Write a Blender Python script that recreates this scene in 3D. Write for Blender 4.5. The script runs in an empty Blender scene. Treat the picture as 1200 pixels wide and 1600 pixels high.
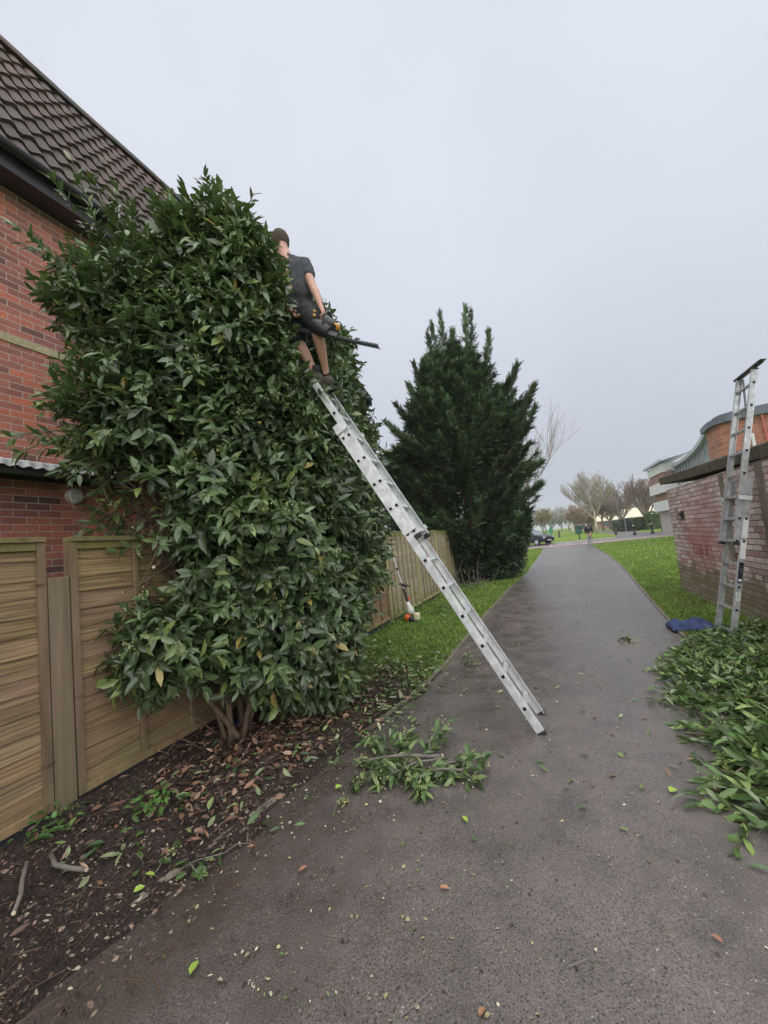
import bpy, bmesh, math, random
import numpy as np
from mathutils import Vector, Matrix, noise
R = math.radians
rng = np.random.default_rng(7)
random.seed(7)
sc = bpy.context.scene
COL = sc.collection

# ------------------------------------------------------------------ camera
CAMH = 1.5
FPX = 643.0
cd = bpy.data.cameras.new('camera'); cam = bpy.data.objects.new('camera', cd); COL.objects.link(cam)
sc.camera = cam
cd.sensor_fit = 'VERTICAL'; cd.sensor_height = 24.0; cd.lens = FPX / 1600 * 24.0
cd.clip_start = 0.05; cd.clip_end = 2000
_r = math.atan(.103); _p = math.atan(52.7 / FPX)
_up = np.array([-math.sin(_r) * math.cos(_p), -math.cos(_r) * math.cos(_p), math.sin(_p)])
_yv = np.array([258., 800 + (52.7 - math.sin(_r) * 258) / math.cos(_r) - 800, FPX]); _yv /= np.linalg.norm(_yv)
_xa = np.cross(_yv, _up)
right = Vector((_xa[0], _yv[0], _up[0])); down = Vector((_xa[1], _yv[1], _up[1])); fwd = Vector((_xa[2], _yv[2], _up[2]))
m = Matrix((right, -down, -fwd)).transposed().to_4x4(); m.translation = (0, 0, CAMH)
cam.matrix_world = m

# ------------------------------------------------------------------ sky, sun, exposure
SUN_EL, SUN_ROT = 55.0, 165.0
w = bpy.data.worlds.new('World'); sc.world = w; w.use_nodes = True
nt = w.node_tree; nt.nodes.clear()
def wn(t): return nt.nodes.new(t)
out = wn('ShaderNodeOutputWorld'); bg = wn('ShaderNodeBackground')
sky = wn('ShaderNodeTexSky'); sky.sky_type = 'NISHITA'; sky.sun_disc = False
sky.sun_elevation = R(SUN_EL); sky.sun_rotation = R(SUN_ROT); sky.dust_density = 4; sky.air_density = 1.0
bg.inputs['Strength'].default_value = 0.05
tc = wn('ShaderNodeTexCoord'); sep = wn('ShaderNodeSeparateXYZ'); nt.links.new(tc.outputs['Generated'], sep.inputs[0])
cr = wn('ShaderNodeValToRGB')      # cloud deck: a little greyer towards the horizon
cr.color_ramp.elements[0].position = 0.0; cr.color_ramp.elements[0].color = (4.75, 5.1, 5.8, 1)
cr.color_ramp.elements[1].position = 0.75; cr.color_ramp.elements[1].color = (6.95, 7.38, 8.2, 1)
nt.links.new(sep.outputs[2], cr.inputs[0])
nz = wn('ShaderNodeTexNoise'); nz.inputs['Scale'].default_value = 1.9; nz.inputs['Detail'].default_value = 5
nt.links.new(tc.outputs['Generated'], nz.inputs['Vector'])
mr = wn('ShaderNodeMapRange'); mr.inputs['From Min'].default_value = .3; mr.inputs['From Max'].default_value = .7
mr.inputs['To Min'].default_value = .94; mr.inputs['To Max'].default_value = 1.05
nt.links.new(nz.outputs['Fac'], mr.inputs['Value'])
mul = wn('ShaderNodeVectorMath'); mul.operation = 'SCALE'
nt.links.new(cr.outputs[0], mul.inputs[0]); nt.links.new(mr.outputs[0], mul.inputs['Scale'])
mix = wn('ShaderNodeMix'); mix.data_type = 'RGBA'; mix.inputs['Factor'].default_value = .94
nt.links.new(sky.outputs[0], mix.inputs['A']); nt.links.new(mul.outputs[0], mix.inputs['B'])
nt.links.new(mix.outputs['Result'], bg.inputs['Color']); nt.links.new(bg.outputs[0], out.inputs[0])
sd = bpy.data.lights.new('sun', 'SUN'); sd.energy = 1.5; sd.angle = R(120); sd.color = (1, .98, .95)
so = bpy.data.objects.new('sun', sd); COL.objects.link(so)
el, az = R(SUN_EL), R(SUN_ROT)
sdir = Vector((math.sin(az) * math.cos(el), math.cos(az) * math.cos(el), math.sin(el)))
so.rotation_euler = sdir.to_track_quat('Z', 'Y').to_euler(); so.location = (0, -5, 20)
sc.view_settings.view_transform = 'Standard'; sc.view_settings.look = 'None'
sc.view_settings.gamma = 1; sc.view_settings.exposure = 1.17; sc.view_settings.use_curve_mapping = False
sc.cycles.max_bounces = 6; sc.cycles.transparent_max_bounces = 8

# ------------------------------------------------------------------ helpers
def tag(o, label=None, cat=None, group=None, kind=None):
    if label: o['label'] = label
    if cat: o['category'] = cat
    if group: o['group'] = group
    if kind: o['kind'] = kind
    return o
def empty(name, loc, label=None, cat=None, group=None, rz=0):
    o = bpy.data.objects.new(name, None); COL.objects.link(o); o.location = loc; o.rotation_euler = (0, 0, rz)
    o.empty_display_size = .1
    o['_org'] = [float(v) for v in loc]
    return tag(o, label, cat, group)
def org(o): return Vector(o['_org']) if o is not None and '_org' in o.keys() else Vector((0, 0, 0))

class MB:
    """collects geometry in world coordinates, links it as ONE mesh object"""
    def __init__(s): s.v = []; s.f = []; s.c = []; s.cur = (1, 1, 1)
    def add(s, vs, fs, col=None):
        n = len(s.v); s.v += [tuple(v) for v in vs]; s.c += [col or s.cur] * len(vs)
        s.f += [tuple(i + n for i in f) for f in fs]
    def box(s, a, b, col=None):
        x0, y0, z0 = a; x1, y1, z1 = b
        s.add([(x0, y0, z0), (x1, y0, z0), (x1, y1, z0), (x0, y1, z0), (x0, y0, z1), (x1, y0, z1), (x1, y1, z1), (x0, y1, z1)],
              [(0, 3, 2, 1), (4, 5, 6, 7), (0, 1, 5, 4), (1, 2, 6, 5), (2, 3, 7, 6), (3, 0, 4, 7)], col)
    def bar(s, p, q, wv, hv, col=None):
        """box from p to q; wv, hv are half-extent vectors"""
        p, q, wv, hv = map(Vector, (p, q, wv, hv))
        vs = [p - wv - hv, p + wv - hv, p + wv + hv, p - wv + hv, q - wv - hv, q + wv - hv, q + wv + hv, q - wv + hv]
        s.add(vs, [(0, 1, 2, 3), (7, 6, 5, 4), (0, 4, 5, 1), (1, 5, 6, 2), (2, 6, 7, 3), (3, 7, 4, 0)], col)
    def tube(s, pts, rad, n=6, col=None, cap=True):
        pts = [Vector(p) for p in pts]
        if not hasattr(rad, '__len__'): rad = [rad] * len(pts)
        vs = []; fs = []; prev = None
        for i, p in enumerate(pts):
            t = (pts[min(i + 1, len(pts) - 1)] - pts[max(i - 1, 0)])
            if t.length < 1e-9: t = Vector((0, 0, 1))
            t.normalize()
            if prev is None:
                a = Vector((0, 0, 1)) if abs(t.z) < .9 else Vector((1, 0, 0))
                u = t.cross(a).normalized()
            else:
                u = (prev - t * prev.dot(t)).normalized()
            prev = u; v = t.cross(u)
            for k in range(n):
                an = 2 * math.pi * k / n
                vs.append(p + (u * math.cos(an) + v * math.sin(an)) * rad[i])
        for i in range(len(pts) - 1):
            for k in range(n):
                fs.append((i * n + k, i * n + (k + 1) % n, (i + 1) * n + (k + 1) % n, (i + 1) * n + k))
        if cap:
            fs.append(tuple(range(n - 1, -1, -1))); fs.append(tuple(range((len(pts) - 1) * n, len(pts) * n)))
        s.add(vs, fs, col)
    def prism(s, poly, z0, z1, col=None):
        n = len(poly)
        vs = [(p[0], p[1], z0) for p in poly] + [(p[0], p[1], z1) for p in poly]
        s.add(vs, [tuple(range(n - 1, -1, -1)), tuple(range(n, 2 * n))] + [(i, (i + 1) % n, n + (i + 1) % n, n + i) for i in range(n)], col)
    def ell(s, c, r, nu=12, nv=8, col=None):
        vs = [(c[0], c[1], c[2] - r[2])]; fs = []
        for j in range(1, nv):
            a = -math.pi / 2 + math.pi * j / nv
            for i in range(nu):
                b = 2 * math.pi * i / nu
                vs.append((c[0] + r[0] * math.cos(a) * math.cos(b), c[1] + r[1] * math.cos(a) * math.sin(b), c[2] + r[2] * math.sin(a)))
        vs.append((c[0], c[1], c[2] + r[2])); T = len(vs) - 1
        for i in range(nu):
            fs.append((0, 1 + (i + 1) % nu, 1 + i)); fs.append((T, T - nu + i, T - nu + (i + 1) % nu))
        for j in range(nv - 2):
            for i in range(nu):
                a = 1 + j * nu
                fs.append((a + i, a + (i + 1) % nu, a + nu + (i + 1) % nu, a + nu + i))
        s.add(vs, fs, col)
    def build(s, name, mat, parent=None, smooth=False, bevel=0, loc=None):
        o0 = org(parent) if parent is not None else Vector(loc or (0, 0, 0))
        me = bpy.data.meshes.new(name)
        me.from_pydata([(v[0] - o0.x, v[1] - o0.y, v[2] - o0.z) for v in s.v], [], s.f)
        ca = me.color_attributes.new('Col', 'FLOAT_COLOR', 'POINT')
        ca.data.foreach_set('color', np.array([(*c, 1) for c in s.c], 'f').ravel())
        bm = bmesh.new(); bm.from_mesh(me); bmesh.ops.recalc_face_normals(bm, faces=bm.faces); bm.to_mesh(me); bm.free()
        if smooth: me.polygons.foreach_set('use_smooth', [True] * len(me.polygons))
        me.materials.append(mat)
        o = bpy.data.objects.new(name, me); COL.objects.link(o)
        o['_org'] = list(o0)
        if parent is not None: o.parent = parent
        else: o.location = o0
        if bevel:
            b = o.modifiers.new('bevel', 'BEVEL'); b.width = bevel; b.segments = 2; b.limit_method = 'ANGLE'
        return o

def npmesh(name, V, F, C, mat, parent=None, smooth=True, loc=None):
    """V (n,3); F (m,4) ints, -1 in the last column = triangle; C (n,3)"""
    o0 = org(parent) if parent is not None else Vector(loc or (0, 0, 0))
    me = bpy.data.meshes.new(name)
    V = np.asarray(V, 'f') - np.array(o0, 'f')
    tri = F[:, 3] < 0
    cnt = np.where(tri, 3, 4); starts = np.concatenate([[0], np.cumsum(cnt)[:-1]])
    idx = F.ravel()[F.ravel() >= 0]
    me.vertices.add(len(V)); me.vertices.foreach_set('co', V.ravel())
    me.loops.add(len(idx)); me.loops.foreach_set('vertex_index', idx.astype('i'))
    me.polygons.add(len(F)); me.polygons.foreach_set('loop_start', starts.astype('i'))
    me.polygons.foreach_set('use_smooth', np.full(len(F), smooth))
    me.update(calc_edges=True); me.validate()
    if C is not None:
        ca = me.color_attributes.new('Col', 'FLOAT_COLOR', 'POINT')
        C4 = np.ones((len(V), 4), 'f'); C4[:, :3] = C; ca.data.foreach_set('color', C4.ravel())
    me.materials.append(mat)
    o = bpy.data.objects.new(name, me); COL.objects.link(o); o['_org'] = list(o0)
    if parent is not None: o.parent = parent
    else: o.location = o0
    return o

def unit(a): return a / (np.linalg.norm(a, axis=-1, keepdims=True) + 1e-12)
def leaves(P, D, N, L, W, C, curl=.25, fold=.18):
    """pointed elliptical leaves: base P, direction D, face normal N, length L, width W, colour C"""
    P = np.asarray(P, float); D = unit(np.asarray(D, float)); N = np.asarray(N, float)
    S = unit(np.cross(D, N)); N = np.cross(S, D); n = len(P)
    L = np.broadcast_to(L, n)[:, None]; W = np.broadcast_to(W, n)[:, None]
    cu = np.broadcast_to(curl, n)[:, None]
    def pt(t, sd, up): return P + D * L * t + S * W * sd + N * (up * W - cu * L * t * t)
    A = [pt(0, 0, 0), pt(.3, -.42, fold), pt(.3, 0, 0), pt(.3, .42, fold), pt(.66, -.4, fold), pt(.66, 0, 0), pt(.66, .4, fold), pt(1, 0, 0)]
    V = np.stack(A, 1).reshape(-1, 3)
    f = np.array([[0, 2, 1, -1], [0, 3, 2, -1], [1, 2, 5, 4], [2, 3, 6, 5], [4, 5, 7, -1], [5, 6, 7, -1]])
    b = (np.arange(n) * 8)[:, None, None]
    F = np.where(f[None] < 0, -1, f[None] + b).reshape(-1, 4)
    C = np.repeat(np.broadcast_to(C, (n, 3)), 8, 0)
    return V, F, C
def merge(parts):
    V = []; F = []; C = []; k = 0
    for v, f, c in parts:
        V.append(v); F.append(np.where(f < 0, -1, f + k)); C.append(c); k += len(v)
    return np.concatenate(V), np.concatenate(F), np.concatenate(C)
def sticks(P, Q, r0, r1, C, n=3):
    """many thin tapered twigs at once"""
    P = np.asarray(P, float); Q = np.asarray(Q, float); m_ = len(P)
    T = unit(Q - P); A = np.where(np.abs(T[:, 2:3]) < .9, np.array([[0, 0, 1.]]), np.array([[1., 0, 0]]))
    U = unit(np.cross(T, A)); W_ = np.cross(T, U)
    r0 = np.broadcast_to(r0, m_)[:, None]; r1 = np.broadcast_to(r1, m_)[:, None]
    vs = []
    for c, r in ((P, r0), (Q, r1)):
        for k in range(n):
            a = 2 * math.pi * k / n
            vs.append(c + (U * math.cos(a) + W_ * math.sin(a)) * r)
    V = np.stack(vs, 1).reshape(-1, 3)
    f = np.array([[k, (k + 1) % n, n + (k + 1) % n, n + k] for k in range(n)])
    F = (f[None] + (np.arange(m_) * 2 * n)[:, None, None]).reshape(-1, 4)
    return V, F, np.repeat(np.broadcast_to(C, (m_, 3)), 2 * n, 0)
def randdir(n, r=rng):
    return unit(r.normal(size=(n, 3)))

# ------------------------------------------------------------------ materials
def mat(name):
    m_ = bpy.data.materials.new(name); m_.use_nodes = True
    n = m_.node_tree; b = n.nodes['Principled BSDF']
    return m_, n, b
def N_(n, t, **kw):
    x = n.nodes.new(t)
    for k, v in kw.items(): setattr(x, k, v)
    return x
def noise_(n, scale, detail=4, vec=None, rough=.6):
    x = N_(n, 'ShaderNodeTexNoise'); x.inputs['Scale'].default_value = scale; x.inputs['Detail'].default_value = detail
    x.inputs['Roughness'].default_value = rough
    if vec is not None: n.links.new(vec, x.inputs['Vector'])
    return x
def obco(n, scale=(1, 1, 1)):
    t = N_(n, 'ShaderNodeNewGeometry')
    if scale == (1, 1, 1): return t.outputs['Position']
    mp = N_(n, 'ShaderNodeMapping'); mp.inputs['Scale'].default_value = scale
    n.links.new(t.outputs['Position'], mp.inputs['Vector']); return mp.outputs[0]
def ramp(n, fac, stops):
    x = N_(n, 'ShaderNodeValToRGB'); e = x.color_ramp.elements
    while len(e) < len(stops): e.new(.5)
    for k, (p, c) in enumerate(stops):
        e[k].position = p; e[k].color = (*c, 1) if len(c) == 3 else c
    n.links.new(fac, x.inputs[0]); return x
def mixc(n, a, b, fac, mode='MIX'):
    x = N_(n, 'ShaderNodeMix', data_type='RGBA', blend_type=mode)
    for s, v in (('A', a), ('B', b), ('Factor', fac)):
        if isinstance(v, (int, float)): x.inputs[s].default_value = v
        elif isinstance(v, tuple): x.inputs[s].default_value = (*v, 1)
        else: n.links.new(v, x.inputs[s])
    return x.outputs['Result']
def bump(n, b, h, strength=.5, dist=.01):
    x = N_(n, 'ShaderNodeBump'); x.inputs['Strength'].default_value = strength; x.inputs['Distance'].default_value = dist
    n.links.new(h, x.inputs['Height']); n.links.new(x.outputs[0], b.inputs['Normal']); return x
def g1(v): return (v, v, v)

def m_plain(name, c, rough=.6, metal=0, var=.25, scale=12, bmp=.15, spec=.5):
    m_, n, b = mat(name)
    nz = noise_(n, scale, 5, obco(n))
    r = ramp(n, nz.outputs['Fac'], [(.3, tuple(x * (1 - var) for x in c)), (.7, tuple(min(1, x * (1 + var)) for x in c))])
    n.links.new(r.outputs[0], b.inputs['Base Color'])
    b.inputs['Roughness'].default_value = rough; b.inputs['Metallic'].default_value = metal
    b.inputs['Specular IOR Level'].default_value = spec
    n2 = noise_(n, scale * 6, 4, obco(n)); bump(n, b, n2.outputs['Fac'], bmp, .01)
    return m_

def m_leaf(name, rough=.4, trans=.18, under=(.10, .14, .07), spec=.5, mul=1.0):
    m_, n, b = mat(name)
    at = N_(n, 'ShaderNodeAttribute', attribute_name='Col')
    geo = N_(n, 'ShaderNodeNewGeometry')
    nz = noise_(n, 9, 3, geo.outputs['Position'])
    r = ramp(n, nz.outputs['Fac'], [(.3, g1(.75 * mul)), (.7, g1(1.2 * mul))])
    c = mixc(n, at.outputs['Color'], r.outputs[0], 1.0, 'MULTIPLY')
    if under: 
        c2 = mixc(n, c, under, .45); c = mixc(n, c, c2, geo.outputs['Backfacing'])
    n.links.new(c, b.inputs['Base Color'])
    b.inputs['Roughness'].default_value = rough; b.inputs['Specular IOR Level'].default_value = spec
    if trans:
        tr = N_(n, 'ShaderNodeBsdfTranslucent'); n.links.new(mixc(n, c, (.6, 1., .25), .5, 'MULTIPLY'), tr.inputs['Color'])
        ms = N_(n, 'ShaderNodeMixShader'); ms.inputs[0].default_value = trans
        n.links.new(b.outputs[0], ms.inputs[1]); n.links.new(tr.outputs[0], ms.inputs[2])
        n.links.new(ms.outputs[0], n.nodes['Material Output'].inputs[0])
    return m_

def m_brick(name, stops, mortar, bw=.225, rh=.075, axis='YZ', msize=.006, wob=.0, extra=None, bm=.7, off=0.0, rough=.85, smooth=.3):
    m_, n, b = mat(name)
    geo = N_(n, 'ShaderNodeNewGeometry'); sp = N_(n, 'ShaderNodeSeparateXYZ'); n.links.new(geo.outputs['Position'], sp.inputs[0])
    cb = N_(n, 'ShaderNodeCombineXYZ'); i = {'X': 0, 'Y': 1, 'Z': 2}
    n.links.new(sp.outputs[i[axis[0]]], cb.inputs[0]); n.links.new(sp.outputs[i[axis[1]]], cb.inputs[1])
    vec = cb.outputs[0]
    if wob:
        nz0 = noise_(n, 5, 3, geo.outputs['Position'])
        vm = N_(n, 'ShaderNodeVectorMath', operation='MULTIPLY_ADD'); vm.inputs[1].default_value = (wob, wob, 0)
        n.links.new(nz0.outputs['Color'], vm.inputs[0]); n.links.new(vec, vm.inputs[2]); vec = vm.outputs[0]
    br = N_(n, 'ShaderNodeTexBrick'); br.inputs['Scale'].default_value = 1
    br.inputs['Brick Width'].default_value = bw; br.inputs['Row Height'].default_value = rh
    br.inputs['Mortar Size'].default_value = msize; br.inputs['Mortar Smooth'].default_value = smooth
    br.inputs['Color1'].default_value = (0, 0, 0, 1); br.inputs['Color2'].default_value = (1, 1, 1, 1); br.inputs['Mortar'].default_value = (.5, .5, .5, 1)
    n.links.new(vec, br.inputs['Vector'])
    r = ramp(n, br.outputs['Color'], stops); r.color_ramp.interpolation = 'LINEAR'
    nz = noise_(n, 30, 6, geo.outputs['Position'], .75)
    v = ramp(n, nz.outputs['Fac'], [(.25, g1(.62)), (.75, g1(1.3))])
    c = mixc(n, r.outputs[0], v.outputs[0], 1.0, 'MULTIPLY')
    big = noise_(n, .9, 4, geo.outputs['Position'])
    v2 = ramp(n, big.outputs['Fac'], [(.3, g1(.78)), (.7, g1(1.15))])
    c = mixc(n, c, v2.outputs[0], 1.0, 'MULTIPLY')
    mv = mixc(n, mortar, v.outputs[0], .6, 'MULTIPLY')
    c = mixc(n, c, mv, br.outputs['Fac'])
    if extra: c = extra(n, c, geo, sp)
    n.links.new(c, b.inputs['Base Color']); b.inputs['Roughness'].default_value = rough
    inv = N_(n, 'ShaderNodeMath', operation='MULTIPLY_ADD'); inv.inputs[1].default_value = -1; inv.inputs[2].default_value = 1
    n.links.new(br.outputs['Fac'], inv.inputs[0])
    ad = N_(n, 'ShaderNodeMath', operation='MULTIPLY_ADD'); ad.inputs[1].default_value = .5
    n.links.new(nz.outputs['Fac'], ad.inputs[0]); n.links.new(inv.outputs[0], ad.inputs[2])
    bump(n, b, ad.outputs[0], bm, .006)
    return m_

# ---- masks used by the stained surfaces
def lin(n, val, a, b_):
    x = N_(n, 'ShaderNodeMapRange'); x.inputs['From Min'].default_value = a; x.inputs['From Max'].default_value = b_
    n.links.new(val, x.inputs['Value']); return x.outputs[0]
def math_(n, op, a, b_=None):
    x = N_(n, 'ShaderNodeMath', operation=op, use_clamp=False)
    for k, v in enumerate((a, b_)):
        if v is None: continue
        if isinstance(v, (int, float)): x.inputs[k].default_value = v
        else: n.links.new(v, x.inputs[k])
    return x.outputs[0]

M = {}
M['brick'] = m_brick('house_brick', [(0, (.15, .08, .075)), (.2, (.30, .125, .10)), (.5, (.42, .155, .115)), (.8, (.50, .175, .12)), (1, (.64, .19, .10))],
                     (.5, .38, .33), msize=.0055)
M['stone'] = m_plain('band_stone', (.42, .37, .22), .9, scale=20, var=.25)
M['black_plastic'] = m_plain('black_plastic', (.02, .021, .024), .3, var=.1, bmp=.02)
M['white_sheet'] = m_plain('white_sheet', (.6, .62, .62), .5, var=.25, scale=6)
M['dark_void'] = m_plain('dark_timber', (.03, .028, .025), .8)
M['alu'] = None
def m_alu(c0=(.50, .51, .515), c1=(.78, .79, .80)):
    m_, n, b = mat('weathered_aluminium')
    p = obco(n); nz = noise_(n, 14, 5, p); n2 = noise_(n, 60, 3, obco(n, (1, 1, .15)))
    r = ramp(n, nz.outputs['Fac'], [(.3, c0), (.7, c1)])
    c = mixc(n, r.outputs[0], ramp(n, n2.outputs['Fac'], [(.3, g1(.85)), (.7, g1(1.08))]).outputs[0], 1, 'MULTIPLY')
    n.links.new(c, b.inputs['Base Color']); b.inputs['Metallic'].default_value = .35
    n.links.new(ramp(n, nz.outputs['Fac'], [(.3, g1(.5)), (.7, g1(.32))]).outputs[0], b.inputs['Roughness'])
    bump(n, b, n2.outputs['Fac'], .1, .002)
    return m_
M['alu'] = m_alu()
M['rubber'] = m_plain('black_rubber', (.025, .025, .025), .75, var=.2)
M['hole'] = m_plain('rung_end_dark', (.006, .006, .006), .9, var=.1)
M['leaf'] = m_leaf('laurel_leaf', .26, .15, under=(.17, .235, .10), spec=.6)
M['leafcut'] = m_leaf('cut_laurel_leaf', .42, .12, under=(.17, .24, .09))
M['litter'] = m_leaf('dead_leaf', .6, 0, under=None)
M['grass'] = m_leaf('grass_blade', .55, .3, under=None)
M['conifer'] = m_leaf('conifer_spray', .7, .1, under=None, spec=.25)
M['bark'] = m_plain('laurel_bark', (.13, .085, .055), .85, var=.4, scale=30, bmp=.5)
M['greybark'] = m_plain('grey_bark', (.17, .15, .13), .9, var=.35, scale=12, bmp=.4)
M['cutwood'] = m_plain('fresh_cut_wood', (.75, .62, .42), .8, var=.1)
M['berry'] = m_plain('pale_flower_bud', (.5, .48, .2), .6, var=.2)
def m_wood(name, c0, c1, algae=.5, grain=(3, .6, 40)):
    m_, n, b = mat(name)
    at = N_(n, 'ShaderNodeAttribute', attribute_name='Col')
    p = obco(n); wv = noise_(n, 1.0, 6, obco(n, grain), .65)
    r = ramp(n, wv.outputs['Fac'], [(.28, c0), (.5, tuple((a + b_) / 2 for a, b_ in zip(c0, c1))), (.72, c1)])
    c = mixc(n, r.outputs[0], at.outputs['Color'], 1, 'MULTIPLY')
    # knots
    vo = N_(n, 'ShaderNodeTexVoronoi'); vo.inputs['Scale'].default_value = 1; n.links.new(obco(n, (1, 2.2, 6)), vo.inputs['Vector'])
    k = ramp(n, vo.outputs['Distance'], [(.04, g1(1)), (.12, g1(0))])
    c = mixc(n, c, (.05, .025, .012), math_(n, 'MULTIPLY', k.outputs[0], .7))
    if algae:
        a = noise_(n, 2.2, 5, p, .7); sp = N_(n, 'ShaderNodeSeparateXYZ'); n.links.new(p, sp.inputs[0])
        lo = lin(n, sp.outputs[2], .5, 0); hi = lin(n, sp.outputs[2], 1.62, 1.78)
        s = math_(n, 'MAXIMUM', lo, hi); s = math_(n, 'ADD', math_(n, 'MULTIPLY', s, .38), a.outputs['Fac'])
        s = ramp(n, s, [(.52, g1(0)), (.85, g1(algae))])
        c = mixc(n, c, (.12, .15, .035), s.outputs[0])
    n.links.new(c, b.inputs['Base Color']); b.inputs['Roughness'].default_value = .8
    bump(n, b, wv.outputs['Fac'], .5, .006)
    return m_
M['panel'] = m_wood('fence_board_wood', (.09, .052, .028), (.45, .31, .18), .32, (4, 1.6, 66))
M['batten'] = m_wood('fence_batten_wood', (.14, .09, .05), (.34, .235, .15), .2, (6, 6, 1.2))
M['post'] = m_wood('weathered_post_wood', (.12, .085, .055), (.29, .215, .145), .25, (14, 14, .7))
M['farpanel'] = m_wood('old_fence_wood', (.22, .175, .135), (.50, .42, .33), .45)
M['farbatten'] = m_wood('old_batten_wood', (.30, .26, .14), (.52, .46, .26), .6, (6, 6, 1.2))

# ------------------------------------------------------------------ ground, path, road
def interp(tbl, y):
    return np.interp(y, [t[0] for t in tbl], [t[1] for t in tbl])
XL = [(-6, -2.3), (0, -2.08), (1.5, -1.9), (2.3, -1.72), (3.3, -1.52), (4.5, -1.34), (7.8, -1.3), (12.4, -1.15), (15.9, -.95), (22.4, -.8), (30, -.66), (35, -.6), (36.2, -.9)]
XR = [(-6, 1.35), (6, 1.33), (8.2, 1.49), (13, 1.86), (17.2, 2.15), (22, 2.37), (28.7, 2.52), (33, 2.62), (35, 3.0), (36.2, 4.2)]

def m_ground():
    m_, n, b = mat('turf_base')
    p = obco(n)
    a = noise_(n, .35, 5, p); f = noise_(n, 14, 6, p, .75)
    r = ramp(n, a.outputs['Fac'], [(.3, (.13, .19, .03)), (.7, (.19, .28, .045))])
    c = mixc(n, r.outputs[0], ramp(n, f.outputs['Fac'], [(.25, g1(.55)), (.75, g1(1.35))]).outputs[0], 1, 'MULTIPLY')
    n.links.new(c, b.inputs['Base Color']); b.inputs['Roughness'].default_value = .95; b.inputs['Specular IOR Level'].default_value = .2
    bump(n, b, f.outputs['Fac'], .8, .05); return m_
g = MB()
ring = [-600, -60, -20, -6, -3.2, 0, 3.2, 8, 20, 60, 600]; rows_ = [-400, -20, -6, 0, 6, 12, 20, 36, 60, 120, 1200]
vs = [(x, y, 0) for y in rows_ for x in ring]; W_ = len(ring)
g.add(vs, [(j * W_ + i, j * W_ + i + 1, (j + 1) * W_ + i + 1, (j + 1) * W_ + i) for j in range(len(rows_) - 1) for i in range(W_ - 1)])
tag(g.build('ground', m_ground()), kind='structure')

def m_asphalt(name, base=.09, tint=(1.0, .93, .88), mud=True, speck=1.0):
    m_, n, b = mat(name)
    p = obco(n)
    f = noise_(n, 160, 6, p, .8); mid = noise_(n, 3.5, 6, p, .65); big = noise_(n, .5, 4, p)
    c0 = tuple(base * t for t in tint)
    c = ramp(n, f.outputs['Fac'], [(.36, tuple(x * .42 for x in c0)), (.5, c0), (.64, tuple(x * 1.9 for x in c0))]).outputs[0]
    c = mixc(n, c, ramp(n, mid.outputs['Fac'], [(.3, g1(.68)), (.55, g1(1.03)), (.7, g1(1.12))]).outputs[0], 1, 'MULTIPLY')
    c = mixc(n, c, ramp(n, big.outputs['Fac'], [(.35, g1(.85)), (.65, g1(1.12))]).outputs[0], 1, 'MULTIPLY')
    vo = N_(n, 'ShaderNodeTexVoronoi'); vo.inputs['Scale'].default_value = 80; n.links.new(p, vo.inputs['Vector'])
    sc_ = N_(n, 'ShaderNodeSeparateColor'); n.links.new(vo.outputs['Color'], sc_.inputs[0])
    pick = ramp(n, sc_.outputs[0], [(.80, g1(0)), (.84, g1(1))]).outputs[0]
    near = ramp(n, vo.outputs['Distance'], [(.2, g1(1)), (.34, g1(0))]).outputs[0]
    st = ramp(n, sc_.outputs[1], [(0, (.14, .125, .11)), (.6, (.28, .26, .23)), (1, (.6, .58, .53))]).outputs[0]
    c = mixc(n, c, st, math_(n, 'MULTIPLY', math_(n, 'MULTIPLY', pick, near), .8 * speck))
    pickd = ramp(n, sc_.outputs[2], [(.72, g1(0)), (.78, g1(1))]).outputs[0]
    c = mixc(n, c, (.02, .017, .014), math_(n, 'MULTIPLY', math_(n, 'MULTIPLY', pickd, near), .85))
    if mud:   # soil trodden on to the path along its left edge
        sp = N_(n, 'ShaderNodeSeparateXYZ'); n.links.new(p, sp.inputs[0])
        g_ = lin(n, sp.outputs[0], -.55, -2.0)
        ny = lin(n, sp.outputs[1], 4.2, 1.6)
        mm = math_(n, 'ADD', math_(n, 'MULTIPLY', math_(n, 'MULTIPLY', g_, ny), .75), math_(n, 'MULTIPLY', noise_(n, 2.6, 7, p, .75).outputs['Fac'], .75))
        mm = ramp(n, mm, [(.45, g1(0)), (.7, g1(.45)), (1.0, g1(.8))]).outputs[0]
        c = mixc(n, c, mixc(n, (.045, .032, .025), ramp(n, f.outputs['Fac'], [(.38, g1(.3)), (.62, g1(2.2))]).outputs[0], 1, 'MULTIPLY'), mm)
    n.links.new(c, b.inputs['Base Color'])
    rr = ramp(n, mid.outputs['Fac'], [(.35, g1(.24)), (.65, g1(.46))]).outputs[0]
    n.links.new(rr, b.inputs['Roughness'])
    bump(n, b, f.outputs['Fac'], .38, .006)
    return m_
M['asphalt'] = m_asphalt('damp_asphalt', .115, (1.12, .955, .86), speck=.9)
g = MB(); ys = np.concatenate([np.arange(-6, 8, .25), np.arange(8, 36.21, .6), [36.2]])
vs = []; 
for y in ys:
    jl = .03 * noise.noise(Vector((3.1, y * 2.3, 0))) + .015 * noise.noise(Vector((9, y * 9, 0)))
    xl, xr = interp(XL, y) + jl, interp(XR, y)
    for t in np.linspace(0, 1, 7): vs.append((xl + (xr - xl) * t, y, .006 + .018 * math.sin(math.pi * t)))
g.add(vs, [(j * 7 + i, j * 7 + i + 1, j * 7 + i + 8, j * 7 + i + 7) for j in range(len(ys) - 1) for i in range(6)])
tag(g.build('path', M['asphalt'], smooth=True), kind='structure')

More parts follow.
